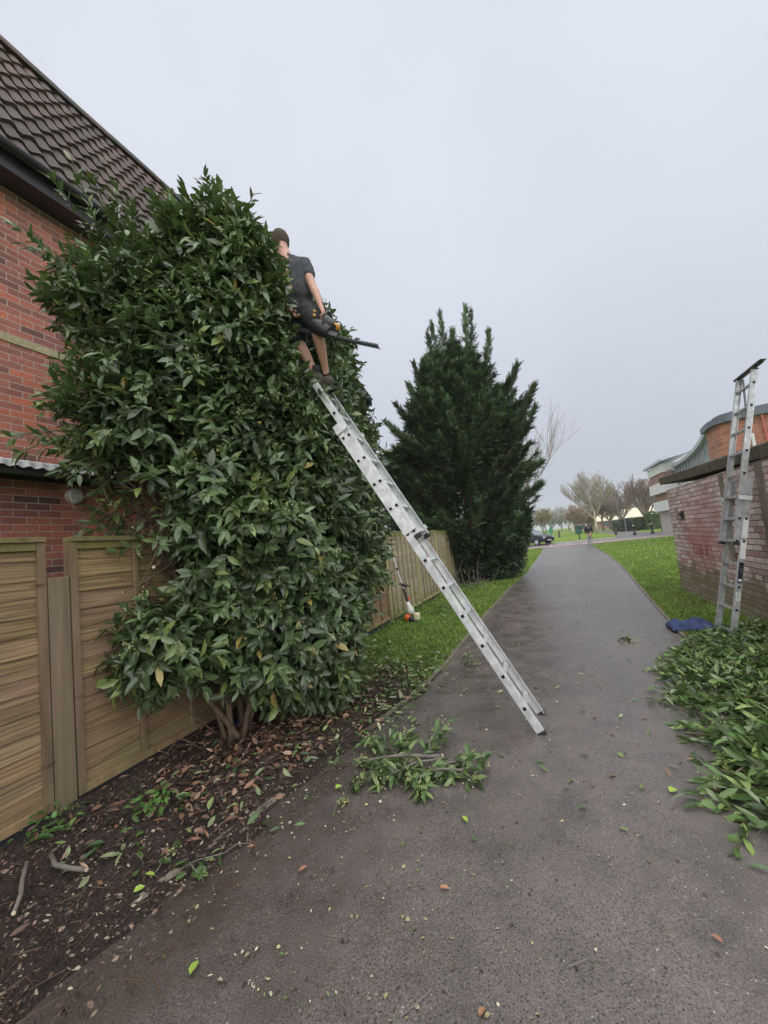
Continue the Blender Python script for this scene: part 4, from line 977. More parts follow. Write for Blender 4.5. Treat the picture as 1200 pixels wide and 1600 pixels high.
def crumple(name, c, sx, sy, sz, m_, label, cat, seed, fold=.5, nu=34, nv=26):
    g = MB(); vs = []
    for j in range(nv):
        for i in range(nu):
            a, b_ = i / (nu - 1) * 2 - 1, j / (nv - 1) * 2 - 1
            rr_ = max(0, 1 - (a * a) ** 1.2) * max(0, 1 - (b_ * b_) ** 1.2)
            nz = noise.noise(Vector((a * 2.2 + seed, b_ * 2.2, 0))) + .5 * noise.noise(Vector((a * 5, b_ * 5 + seed, 2)))
            ridge = abs(noise.noise(Vector((a * 1.6, b_ * 3.0, seed + 3))))
            vs.append((c[0] + sx * (a + .12 * noise.noise(Vector((b_ * 2, a, seed)))), c[1] + sy * (b_ + .2 * noise.noise(Vector((a * 2, seed, 1)))), c[2] + sz * rr_ ** .5 * (.55 + fold * nz + .6 * ridge)))
    g.add(vs, [(j * nu + i, j * nu + i + 1, (j + 1) * nu + i + 1, (j + 1) * nu + i) for j in range(nv - 1) for i in range(nu - 1)])
    o = g.build(name, m_, smooth=True, loc=c); s_ = o.modifiers.new('thick', 'SOLIDIFY'); s_.thickness = .004; s_.offset = -1
    return tag(o, label, cat)
crumple('blue_cloth', (1.55, 6.55, .03), .24, .2, .13, m_plain('navy_fabric', (.035, .055, .14), .85, var=.3, scale=25), 'crumpled dark blue cloth on the grass by the ladder', 'cloth', 2)
crumple('litter_packet', (-2.72, 3.02, .05), .07, .05, .13, m_plain('blue_foil', (.01, .04, .35), .25, var=.3, bmp=.2), 'shiny blue crumpled packet under the laurel', 'litter', 5, .9, 16, 12)
g = MB(); r_ = random.Random(2)
for k in range(9):
    bx, by = -2.98 + .05 * math.sin(k), .95 + .09 * k * .8
    a = r_.uniform(-.3, 1.2); D_ = Vector((math.cos(a), math.sin(a) - .5, .55)).normalized(); l_ = r_.uniform(.16, .3)
    for q in range(16):
        t = q / 16; p = Vector((bx, by, .03)) + D_ * l_ * t - Vector((0, 0, .1 * t * t)); s_ = D_.cross(Vector((0, 0, 1))).normalized(); wl = .05 * (1 - t) + .008
        for e in (-1, 1): g.add([p, p + D_ * .008 + s_ * e * wl * .5 + Vector((0, 0, .008)), p + s_ * e * wl + D_ * .02, p + D_ * .014 + s_ * e * wl * .3], [(0, 1, 2, 3)], (.05 + .03 * r_.random(), .15, .035))
tag(g.build('fern', M['leafcut'], loc=(-2.95, 1.2, 0)), 'small green fern at the bottom left against the fence', 'fern')

# ------------------------------------------------------------------ dark conifer behind the far fence
con = empty('conifer_tree', (-2.5, 14.6, 0), 'tall dense dark green conifer overhanging the far wooden fence', 'tree')
def frond_set(P, T, L, C, seed, pairs=6, wid=.017):
    """flat feathery sprays: rachis along T with side fingers"""
    r = np.random.default_rng(seed); n = len(P); U = unit(np.cross(T, randdir(n, r) * .6 + np.array([[0, 0, 1.]]))); Nn = np.cross(U, T); out = []
    for j in range(pairs):
        t = (j + .4) / pairs; l = L * (.42 - .30 * t)
        for s in (-1, 1):
            D = unit(T * .8 + U * s * .65 + r.normal(0, .18, (n, 3)) - [[0, 0, .08]]); b0 = P + T * (L * t)[:, None]; e = b0 + D * l[:, None]; m_ = b0 + D * (l * .5)[:, None]
            side = unit(np.cross(D, Nn)) * wid * (1.1 - .5 * t)
            V = np.stack([b0, m_ + side, e, m_ - side], 1).reshape(-1, 3); F = np.arange(n * 4).reshape(-1, 4)
            out.append((V, F, np.repeat(C * r.uniform(.8, 1.2, (n, 1)), 4, 0)))
    e = P + T * L[:, None]; b0 = P + T * (L * .1)[:, None]; V = np.stack([b0, (b0 + e) / 2 + U * wid * .5, e, (b0 + e) / 2 - U * wid * .5], 1).reshape(-1, 3)
    out.append((V, np.arange(n * 4).reshape(-1, 4), np.repeat(C, 4, 0))); return merge(out)
rc = np.random.default_rng(5); limbs = []
prof = lambda z: np.interp(z, [.6, 1.5, 3, 4.5, 5.5, 6.5, 7.4, 8.3, 9.3], [1.5, 2.1, 2.4, 2.5, 2.35, 1.85, 1.25, .7, .2])
for i in range(430):
    zt = rc.uniform(.9, 7.9) if i % 5 else rc.uniform(5.0, 8.3); a = rc.uniform(0, 6.28); rad = prof(zt) * rc.uniform(.72, 1.03)
    cx = -2.72 + .05 * zt - .15 * max(0, zt - 6); ex = cx + math.cos(a) * rad; ey = 14.4 + math.sin(a) * rad * .95
    z0 = max(.3, zt - (.25 + rad * .34)); limbs.append(((cx + .3 * math.cos(a), 14.4 + .3 * math.sin(a), z0), (ex, ey, zt), rc.uniform(.8, 1.2)))
spec = [((-2.6, 14.2, 6.0), (-2.62, 14, 9.45), .8), ((-2.9, 14.2, 6.0), (-3.15, 14, 8.9), .8), ((-2.9, 14.2, 6.0), (-2.95, 14, 9.2), .6), ((-2.1, 14.2, 6.0), (-1.72, 14, 9.35), .8), ((-1.9, 14.3, 5.8), (-1.55, 14, 9.2), .6), ((-1.6, 14.2, 5.6), (-1.05, 14, 8.3), 1.0),
        ((-1.4, 14.2, 5.0), (-.30, 14, 6.95), 1.1), ((-1.1, 14.2, 4.4), (.12, 14, 6.1), 1.1), ((-1.0, 14, 4.0), (.08, 14, 5.4), .9), ((-1.0, 14, 3.0), (.0, 14, 3.6), .9), ((-1, 14, 2.4), (-.1, 13.8, 2.9), .9),
        ((-3.2, 14.2, 5), (-3.75, 14, 7.9), 1.0), ((-3.4, 14.2, 4.6), (-4.6, 13.9, 6.55), 1.0), ((-3.4, 14.2, 4), (-4.95, 13.8, 5.9), .9), ((-3.3, 14.2, 5), (-4.05, 14, 7.2), .9), ((-3.4, 14.2, 3), (-5.1, 13.9, 4.8), .9), ((-3.4, 14.2, 2.4), (-5.2, 13.8, 3.6), 1.0), ((-3.4, 14.2, 2.0), (-5.1, 13.6, 2.7), 1.0), ((-3.2, 14, 1.8), (-4.6, 13.4, 2.2), 1.0), ((-2.4, 14, 6.4), (-2.25, 13.9, 8.6), 1.0)]
for i in range(110):
    zt = rc.uniform(1.9, 5.2); ex = rc.uniform(-5.6, -4.2); limbs.append(((-3.2, 14.3, zt - rc.uniform(.2, 1.0)), (ex, rc.uniform(12.9, 14.6), zt), rc.uniform(.7, 1.1)))
n_reg = len(limbs); limbs += spec
LP, LT, LL, LC = [], [], [], []; g = MB()
for i, (a, b_, s_) in enumerate(limbs):
    a, b_ = np.array(a), np.array(b_); d = b_ - a; ln = np.linalg.norm(d); isp = i >= n_reg
    tone = rc.uniform(.5, 1.5)
    k = int(120 * s_ * (1.5 if isp else 1)); t = np.clip(rc.beta(1.6, 1.0, k), .05, 1.0)
    bend = np.array([0, 0, -.25 * ln if not isp else -.05 * ln])
    pos = a + d * t[:, None] + bend * (np.sin(np.pi * t) * .5)[:, None]; tan = unit(d[None] + bend * (np.cos(np.pi * t) * 1.57)[:, None])
    rd = randdir(k, rc); rd = unit(rd - tan * np.sum(rd * tan, 1)[:, None]); sp__ = (1.05 - .75 * t)[:, None]
    T = unit(tan * .9 + rd * sp__ * 1.15 + rc.normal(0, .15, (k, 3)) + np.array([0, 0, (.1 if isp else -.30)]) + rc.normal(0, .12, (k, 1)) * [[0, 0, 1.]]); pos += rd * (.10 * (1 - t))[:, None]
    LP.append(pos); LT.append(T); LL.append((.44 - .20 * t) * rc.uniform(.6, 1.25, k)); 
    c = np.array([.085, .138, .066]) * tone * rc.uniform(.6, 1.5, (k, 1)); c = np.where(rc.random((k, 1)) < .07, np.array([[.10, .105, .04]]), c); c = np.where(rc.random((k, 1)) < .012, np.array([[.11, .08, .035]]), c); LC.append(c)
    g.tube([a + d * q + bend * math.sin(math.pi * q) * .5 for q in np.linspace(0, .97, 6)], [.035, .03, .024, .018, .012, .005], 5)
npmesh('crown', *frond_set(np.concatenate(LP), np.concatenate(LT), np.concatenate(LL), np.concatenate(LC), 9), M['conifer'], con, smooth=False)
g.build('branches', M['bark'], con)
g = MB(); g.tube([(-2.5, 14.6, -.1), (-2.48, 14.5, 2.5), (-2.4, 14.4, 5), (-2.35, 14.3, 8.3)], [.2, .17, .11, .03], 10); g.build('trunk', M['bark'], con, smooth=True)

# dark rounded shrub below the conifer
def leaf_shrub(name, label, cat, ells, n, col, Lr, seed, clip=None, m_=None, stems=True):
    r = np.random.default_rng(seed); root = empty(name, (ells[0][0][0], ells[0][0][1], 0), label, cat)
    out = []; ax = np.array([e[1] for e in ells]); ce = np.array([e[0] for e in ells]); k = r.integers(0, len(ells), n); d = randdir(n, r); s = r.uniform(.6, 1.03, n) 
    P = ce[k] + d * ax[k] * s[:, None]; P[:, 2] = np.maximum(P[:, 2], .05)
    D = unit(d + r.normal(0, .6, (n, 3))); c = np.array(col) * r.uniform(.4, 1.7, (n, 1)) * (1 + .8 * np.array([noise.noise(Vector(p) * 2.5) for p in P]))[:, None]
    root_f = npmesh('foliage', *leaves(P, D, unit(d + r.normal(0, .7, (n, 3)) + [[0, 0, .5]]), r.uniform(*Lr, n), r.uniform(*Lr, n) * .45, c, .1), m_ or M['leaf'], root)
    if stems:
        g = MB(); c0 = Vector((ce[0][0], ce[0][1], 0))
        for q in range(14): g.tube(curve_pts(c0 + Vector((r.normal(0, .1), r.normal(0, .1), -.05)), P[q], .05, 5, q), [.02, .017, .013, .01, .006], 5)
        g.build('stems', M['bark'], root)
    return root
leaf_shrub('evergreen_shrub', 'round dark evergreen shrub under the conifer at the path side', 'shrub', [((-1.95, 14.4, .75), (1.0, .9, .85)), ((-1.25, 14.6, .95), (.45, .7, .9)), ((-.95, 15.2, 1.9), (.38, .6, 1.1)), ((-2.4, 13.9, .7), (.6, .6, .6))], 12000, (.028, .042, .02), (.07, .12), 61)
0 and leaf_shrub('young_laurel', 'small upright green laurel showing past the top of the climber', 'bush', [((-2.3, 6.3, 1.9), (.45, .9, 1.9))], 3800, (.05, .09, .028), (.09, .14), 62)
# dry twiggy bits in front of that shrub
g = MB(); rb = random.Random(9)
for i in range(26):
    x0, y0 = rb.uniform(-3, -1.7), rb.uniform(11.8, 13.6); a = rb.uniform(0, 6.28); l_ = rb.uniform(.3, .9)
    g.tube(curve_pts((x0, y0, .02), (x0 + math.cos(a) * l_ * .6, y0 + math.sin(a) * l_ * .5, rb.uniform(.15, .9)), .05, 5, i, .06), [.012, .01, .008, .006, .004], 4)
tag(g.build('dry_twigs', M['greybark'], loc=(-2.4, 12.6, 0)), 'tangle of bare pale twigs beside the far fence', 'twigs')

# ------------------------------------------------------------------ bare winter trees
def bare_tree(x, y, h, sprd, label, seed, col=(.16, .13, .11), group='bare trees beyond the road', levels=5, tr=.12, lean=0, fork=.3, upw=.35, tipr=.012, trunkmat=None, leafy=0, leafcol=(.25, .15, .07), name='bare_tree', kids=3):
    r = random.Random(seed); root = empty(name, (x, y, 0), label, 'tree', group)
    segs = []; ends = []
    def grow(p, d, l, rad, lv):
        n_ = 3; q = p
        for i in range(n_):
            d = (d + Vector((r.gauss(0, .12), r.gauss(0, .12), r.gauss(0, .06) + .04))).normalized(); q2 = q + d * l / n_
            segs.append((tuple(q), tuple(q2), rad * (1 - .2 * i / n_), rad * (1 - .2 * (i + 1) / n_))); q = q2
            if lv > 0 and (i > 0 or lv < levels - 1):
                for _ in range(1 if lv > 2 else kids - 1):
                    a = r.uniform(0, 6.28); s_ = Vector((math.cos(a), math.sin(a), 0)); nd = (d * .75 + s_ * sprd * r.uniform(.6, 1.2) + Vector((0, 0, upw * .5))).normalized()
                    grow(q, nd, l * r.uniform(.55, .8), rad * .5, lv - 1)
        if lv > 0:
            for _ in range(2): 
                a = r.uniform(0, 6.28); nd = (d + Vector((math.cos(a), math.sin(a), 0)) * sprd * .7 + Vector((0, 0, upw * .4))).normalized(); grow(q, nd, l * r.uniform(.6, .85), rad * .6, lv - 1)
        else: ends.append(tuple(q))
    th = h * fork; top = Vector((x + lean * th, y, th)); 
    g = MB(); g.tube([(x, y, -.1), (x + lean * th * .4, y, th * .5), top, top + Vector((0, 0, h * .12))], [tr * 1.25, tr, tr * .85, tr * .4], 8); g.build('trunk', trunkmat or M['greybark'], root, smooth=True)
    for k in range(5):
        a = k * 1.256 + r.uniform(-.3, .3); grow(top - Vector((0, 0, th * .12 * (k % 2))), Vector((math.cos(a) * sprd, math.sin(a) * sprd, .75)).normalized(), h * .24 * r.uniform(.85, 1.15), tr * .45, levels - 2)
    grow(top, Vector((lean, 0, 1)), h * .27, tr * .6, levels - 2)
    A = np.array([s[0] for s in segs]); B = np.array([s[1] for s in segs]); zmax = B[:, 2].max(); k = (h - th) / max(.1, zmax - th)
    for Z in (A, B): Z[:, 2] = np.where(Z[:, 2] > th, th + (Z[:, 2] - th) * k, Z[:, 2])
    parts = [sticks(A, B, np.maximum(tipr, np.array([s[2] for s in segs])), np.maximum(tipr * .8, np.array([s[3] for s in segs])), col, 3)]
    if leafy:
        E_ = np.array(ends); E_[:, 2] = np.where(E_[:, 2] > th, th + (E_[:, 2] - th) * k, E_[:, 2]); rr = np.random.default_rng(seed); i = rr.integers(0, len(E_), leafy); n = leafy
        parts.append(leaves(E_[i] + rr.normal(0, .15, (n, 3)), randdir(n, rr), randdir(n, rr), rr.uniform(.15, .3, n), .13, np.array(leafcol) * rr.uniform(.6, 1.4, (n, 1))))
    npmesh('crown', *merge(parts), M['twig'], root, smooth=False); return root
M['twig'] = m_leaf('bare_twig', .9, 0, under=None, spec=.2)
M['palebark'] = m_plain('pale_birch_bark', (.42, .38, .27), .8, var=.3, scale=3)
bare_tree(7.4, 78, 11.2, .62, 'tall pale barked bare tree behind the walking person', 3, (.33, .29, .23), tr=.2, fork=.22, levels=5, tipr=.022, trunkmat=M['palebark'], leafy=260, leafcol=(.2, .17, .14))
bare_tree(15.2, 80, 9.4, .55, 'big brown pollarded bare tree nearest the flats', 5, (.27, .21, .19), tr=.38, fork=.16, levels=5, tipr=.032, upw=.8)
bare_tree(13.4, 92, 9.0, .6, 'second pollarded bare tree left of the big one', 6, (.29, .23, .2), tr=.36, fork=.18, levels=5, tipr=.032, upw=.8)
bare_tree(12.8, 104, 8.4, .6, 'third pollarded bare tree in the row by the clipped hedges', 7, (.3, .24, .2), tr=.34, fork=.2, levels=5, tipr=.05, upw=.6)
bare_tree(10.6, 98, 8.0, .55, 'slim bare tree beside the distant lamp post', 8, (.24, .18, .13), tr=.2, fork=.3, levels=5, tipr=.04, leafy=200)
bare_tree(5.6, 95, 6.2, .7, 'low rusty brown bushy tree left of the pale barked tree', 9, (.34, .26, .2), tr=.15, fork=.12, levels=5, tipr=.045, leafy=420, leafcol=(.32, .24, .17))
bare_tree(8.6, 100, 6.0, .7, 'low orange brown bushy tree right of the pale barked tree', 10, (.33, .24, .19), tr=.15, fork=.12, levels=5, tipr=.045, leafy=420, leafcol=(.32, .22, .16))
bare_tree(-1.5, 23, 8.6, .5, 'slender bare whippy tree sticking out behind the conifer', 12, (.3, .24, .2), group=None, tr=.07, fork=.15, levels=5, tipr=.006, upw=.5, kids=2)
bare_tree(-.8, 108, 7.0, .5, 'small yellowish bare tree in the grass behind the parked car', 13, (.3, .25, .15), tr=.14, fork=.3, levels=5, tipr=.035)
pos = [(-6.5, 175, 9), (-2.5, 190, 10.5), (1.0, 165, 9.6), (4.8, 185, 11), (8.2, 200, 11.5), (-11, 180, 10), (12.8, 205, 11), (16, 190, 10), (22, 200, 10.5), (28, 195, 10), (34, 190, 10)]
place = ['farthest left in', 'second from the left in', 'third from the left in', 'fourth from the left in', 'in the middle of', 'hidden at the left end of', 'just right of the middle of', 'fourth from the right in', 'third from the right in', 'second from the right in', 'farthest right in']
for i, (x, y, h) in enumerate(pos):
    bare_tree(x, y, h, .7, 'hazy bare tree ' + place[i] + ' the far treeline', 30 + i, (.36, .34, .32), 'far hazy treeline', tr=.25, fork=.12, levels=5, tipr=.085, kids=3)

# ------------------------------------------------------------------ far buildings
M['white_render'] = m_plain('white_render', (.62, .62, .61), .7, var=.08, scale=2)
M['cream'] = m_plain('cream_roof_sheet', (.62, .56, .42), .7, var=.08, scale=1)
M['farbrick'] = m_brick('brown_brick', [(0, (.22, .11, .09)), (1, (.34, .17, .13))], (.36, .3, .27), axis='XZ', bm=.2)
M['orangebrick'] = m_brick('orange_brick', [(0, (.22, .08, .055)), (.5, (.36, .13, .075)), (1, (.44, .17, .095))], (.38, .25, .2), axis='XZ', bm=.3, msize=.008)
M['darkglass'] = m_plain('dark_window_glass', (.05, .065, .085), .12, var=.2, bmp=0, spec=.8)
M['greyroof'] = m_plain('grey_roof_metal', (.10, .115, .14), .5, var=.12, scale=2)
M['lightmetal'] = m_plain('light_roof_metal', (.42, .46, .5), .4, var=.1, scale=2)
b = empty('long_low_building', (20, 120, 0), 'long low brick building with a pale cream roof beyond the hedges', 'building')
g = MB(); g.box((11.2, 120, 0), (34, 130, 2.1)); g.build('wall', M['farbrick'], b)
g = MB(); g.add([(10.8, 119.4, 2.2), (35, 119.4, 2.2), (35, 124, 4.7), (13.5, 124, 4.7), (35, 131, 2.2), (10.8, 131, 2.2), (10.8, 119.4, 2.0), (35, 119.4, 2.0)], [(0, 1, 2, 3), (3, 2, 4, 5), (0, 3, 5), (6, 7, 1, 0)]); g.build('roof', M['cream'], b)
for k in range(6): g = MB(); g.box((13 + k * 3.2, 119.93, .8), (14.4 + k * 3.2, 119.98, 1.8)); g.build('window', M['darkglass'], b)
b = empty('pavilion', (10, 150, 0), 'small pavilion with a white framed gable left of the pale barked tree', 'building')
g = MB(); g.add([(7.2, 150, 0), (12.5, 150, 0), (12.5, 150, 5.1), (7.2, 150, 4.2), (7.2, 160, 0), (12.5, 160, 0), (12.5, 160, 5.1), (7.2, 160, 4.2)], [(0, 1, 2, 3), (7, 6, 5, 4), (0, 3, 7, 4), (1, 5, 6, 2)]); g.build('wall', m_plain('tan_wall', (.42, .3, .22), .8), b)
g = MB(); g.bar((6.6, 155, 4.35), (13.2, 155, 5.55), (0, 6, 0), (0, 0, .14)); g.build('roof', m_plain('brown_roof', (.16, .12, .1), .8), b)
for x0, w_ in ((7.0, .35), (9.0, .3), (11.2, .5)): g = MB(); g.box((x0, 149.6, 0), (x0 + w_, 149.9, 4.1)); g.build('column', M['white_render'], b)
for z0, z1 in ((.4, 1.7), (2.1, 3.8)): g = MB(); g.box((9.4, 149.75, z0), (11.1, 149.95, z1)); g.build('window', M['darkglass'], b)

b = empty('block_of_flats', (11.2, 46, 0), 'narrow stack of white and brick balconies at the far end of the curved building', 'flats')
for z0, z1, x0, m_ in ((0, 2.05, 10.75, m_plain('beige_wall', (.42, .37, .33), .8)), (2.1, 3.05, 10.3, M['white_render']), (3.08, 3.75, 10.55, M['farbrick']), (3.78, 4.75, 10.15, M['white_render']), (4.78, 5.6, 10.3, M['farbrick']), (5.62, 6.4, 10.2, M['white_render'])):
    g = MB(); g.box((x0, 44.5, z0), (15, 50, z1)); g.build('wall_band', m_, b)
for z0, z1 in ((3.14, 3.7), (1.4, 1.95)): g = MB(); g.box((10.95, 44.44, z0), (11.6, 44.497, z1)); g.build('window', M['darkglass'], b)
g = MB(); g.box((10.55, 44.1, 5.0), (10.95, 44.42, 5.7)); g.build('round_bay', M['farbrick'], b, bevel=.08)
g = MB(); g.bar((9.9, 46.5, 6.6), (12.6, 46.5, 7.15), (0, 3.6, 0), (0, 0, .1)); g.build('roof', M['lightmetal'], b)
lib = empty('curved_brick_building', (9.5, 30, 0), 'modern building with a sweeping glass front and a round orange brick drum', 'building')
curve = [(10.95, 44.2), (10.83, 41.5), (10.57, 38.3), (10.0, 34.4), (9.35, 30.9), (8.80, 28.4), (8.42, 26.7)]
cy = [c[1] for c in curve][::-1]; cx = [c[0] for c in curve][::-1]
fy = np.linspace(26.6, 44, 33); fx = np.interp(fy, cy, cx)
g = MB()
for i in range(32):
    g.bar((fx[i] + .35, fy[i], 3.0), (fx[i + 1] + .35, fy[i + 1] + .001, 3.0), (.02, 0, 0), (0, 0, 2.9))
g.build('glass_front', M['darkglass'], lib)
for i in range(0, 33, 2):
    g = MB(); g.box((fx[i] + .2, fy[i] - .04, 0), (fx[i] + .33, fy[i] + .04, 5.86)); g.build('mullion', M['lightmetal'], lib)
g = MB()
for i in range(32):
    hgt = 4.2 if fy[i] > 31 else 3.9; g.bar((fx[i] + .30, fy[i], hgt / 2), (fx[i + 1] + .30, fy[i + 1] - .03, hgt / 2), (.02, 0, 0), (0, 0, hgt / 2))
g.build('white_panel', M['white_render'], lib)
g = MB()
for i in range(32): g.add([(fx[i] - .02, fy[i], 5.84), (fx[i + 1] - .02, fy[i + 1], 5.84), (fx[i + 1] - .05, fy[i + 1], 6.08), (fx[i] - .05, fy[i], 6.08), (16, fy[i], 6.15), (16, fy[i + 1], 6.15), (fx[i] + .4, fy[i], 5.84), (fx[i + 1] + .4, fy[i + 1], 5.84)], [(0, 1, 2, 3), (3, 2, 5, 4), (0, 6, 7, 1)])
g.build('roof_edge', M['lightmetal'], lib)
dr = [(8.65, 27.6), (8.5, 26.6), (8.42, 25.8), (8.5, 25.2), (8.85, 24.8), (9.5, 24.5), (10.3, 24.3), (11.4, 24.2), (13, 24.2), (16, 24.4), (16, 27.6)]
g = MB(); g.prism(dr, 0, 5.82); g.build('brick_drum', M['orangebrick'], lib)
def scaled(poly, k): 
    out = []; 
    for i, (x_, y_) in enumerate(poly): a = Vector((x_ - 12, y_ - 27)); a = a * (1 + k / a.length); out.append((12 + a.x, 27 + a.y))
    return out
g = MB(); g.prism(scaled(dr, .22), 5.825, 6.12); g.build('fascia', M['greyroof'], lib); g = MB(); g.prism(scaled(dr, -.1), 6.122, 6.3); g.build('upper_roof', M['greyroof'], lib)
g = MB(); g.tube([(9.45, 24.45, 3.0), (9.45, 24.45, 5.0)], .07, 8); g.build('vent_pipe', M['white_render'], lib)
g = MB(); g.tube([(9.95, 24.3, 3.6), (9.85, 24.3, 5.8)], .05, 8); g.build('downpipe', m_plain('red_pipe', (.4, .1, .07), .5), lib)

# ------------------------------------------------------------------ clipped hedges, bollards, lamps, bin
def hedge(x, y, sx, sy, h, n, col, label, seed):
    r = np.random.default_rng(seed); root = empty('clipped_hedge', (x, y, 0), label, 'hedge', 'clipped hedges by the flats'); d = r.uniform(-1, 1, (n, 3)); k = r.integers(0, 3, n); d[np.arange(n), k] = np.sign(d[np.arange(n), k] + 1e-9) * r.uniform(.9, 1, n)
    q = np.sum(d ** 4, 1)[:, None] ** .125; P = np.array([x, y, h / 2]) + d / q * np.array([sx, sy, h / 2]); P[:, 2] = np.clip(P[:, 2], .03, 10)
    c = np.array(col) * r.uniform(.45, 1.6, (n, 1)); npmesh('foliage', *leaves(P, unit(d + r.normal(0, .7, (n, 3))), unit(d + [[0, 0, .8]] + r.normal(0, .5, (n, 3))), .22, .13, c, .1), M['leaf'], root)
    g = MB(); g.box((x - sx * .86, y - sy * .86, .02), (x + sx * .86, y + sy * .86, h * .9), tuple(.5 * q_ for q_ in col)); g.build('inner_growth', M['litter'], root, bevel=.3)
hedge(13.9, 66, 1.45, 1.2, 2.35, 2600, (.10, .15, .04), 'largest and brightest clipped hedge block next to the flats', 1)
hedge(11.75, 67, .62, .8, 1.75, 1200, (.045, .075, .03), 'small dark rounded hedge left of the largest one', 2)
hedge(10.9, 70, 1.0, 1, 1.8, 1500, (.04, .065, .03), 'wide dark hedge mound in the middle of the hedge row', 3)
hedge(10.1, 74, .7, .9, 1.7, 900, (.045, .07, .03), 'leftmost low dark hedge mound of the hedge row', 4)
M['bollard'] = m_plain('black_bollard_paint', (.015, .016, .018), .4)
def bollard(x, y, label):
    root = empty('bollard', (x, y, 0), label, 'bollard', 'black bollards along the road edge')
    g = MB(); g.tube([(x, y, -.02), (x, y, .18), (x, y, .2), (x, y, .86), (x, y, .88), (x, y, .92), (x, y, 1.02), (x, y, 1.1), (x, y, 1.14)], [.17, .16, .11, .095, .12, .12, .09, .1, .04], 12); g.build('post', M['bollard'], root, smooth=True)
    g = MB(); g.tube([(x, y, .925), (x, y, .99)], .118, 12); g.build('reflective_band', M['white_render'], root)
bollard(7.92, 48.1, 'black bollard leftmost of the three by the road'); bollard(9.25, 47.0, 'black bollard in the middle of the three, before the hedge'); bollard(11.0, 47.8, 'black bollard rightmost of the three, below the flats')
for x, y, h, lb in ((7.1, 54.5, .75, 'short wooden post right of the walking person'), (1.35, 70, 1.0, 'low wooden post in the grass right of the parked car')):
    g = MB(); g.box((x - .13, y - .13, -.05), (x + .13, y + .13, h)); g.box((x - .15, y - .15, h), (x + .15, y + .15, h + .05)); tag(g.build('wooden_post', m_plain('brown_post', (.09, .06, .04), .9), bevel=.02, loc=(x, y, 0)), lb, 'post')
def lamp(x, y, h, label, arm=-.9, r_=.06):
    root = empty('street_lamp', (x, y, 0), label, 'street lamp'); g = MB(); g.tube([(x, y, 0), (x, y, 1.2), (x, y, 1.25), (x, y, h)], [r_ * 1.7, r_ * 1.6, r_, r_ * .7], 8); g.build('pole', M['greyroof'], root)
    g = MB(); g.tube([(x, y, h - .05), (x + arm * .4, y, h + .03)], .035, 6); g.bar((x + arm * .3, y, h + .03), (x + arm, y, h + .06), (0, .13, 0), (0, 0, .05)); g.build('lamp_head', M['greyroof'], root, bevel=.02)
lamp(11.75, 54.5, 6.9, 'tall dark street lamp just left of the flats', -1.0, .09); lamp(10.6, 76, 7.6, 'distant dark street lamp in front of the bare trees', -.9, .06); lamp(9.9, 66, 3.1, 'short lamp post beside the far footpath', -.35, .06)
b = empty('litter_bin', (2.98, 50, 0), 'dark green litter bin on a post left of the walking person', 'bin')
g = MB(); g.box((2.62, 49.8, .62), (3.32, 50.3, 1.45)); g.box((2.58, 49.76, 1.45), (3.36, 50.34, 1.56)); g.build('body', m_plain('green_bin_paint', (.02, .09, .075), .5), b, bevel=.05)
g = MB(); g.box((2.9, 50, 0), (3.04, 50.1, .64)); g.build('post', M['bollard'], b)
g = MB(); g.box((3.0, 49.78, 1.16), (3.28, 49.802, 1.3)); g.build('slot', M['hole'], b)
b = empty('grass_sign', (.2, 62, 0), 'small green notice sign behind the parked car', 'sign'); g = MB(); g.add([(-.2, 61.9, .9), (.5, 61.9, .9), (.35, 61.9, 1.8), (.15, 61.9, 1.85)], [(0, 1, 2, 3)]); o_ = g.build('board', m_plain('sign_green', (.03, .22, .14), .5), b); s_ = o_.modifiers.new('t', 'SOLIDIFY'); s_.thickness = .03
g = MB(); g.tube([(.2, 62, 0), (.2, 62, 1.0)], .035, 8); g.build('post', M['bollard'], b)

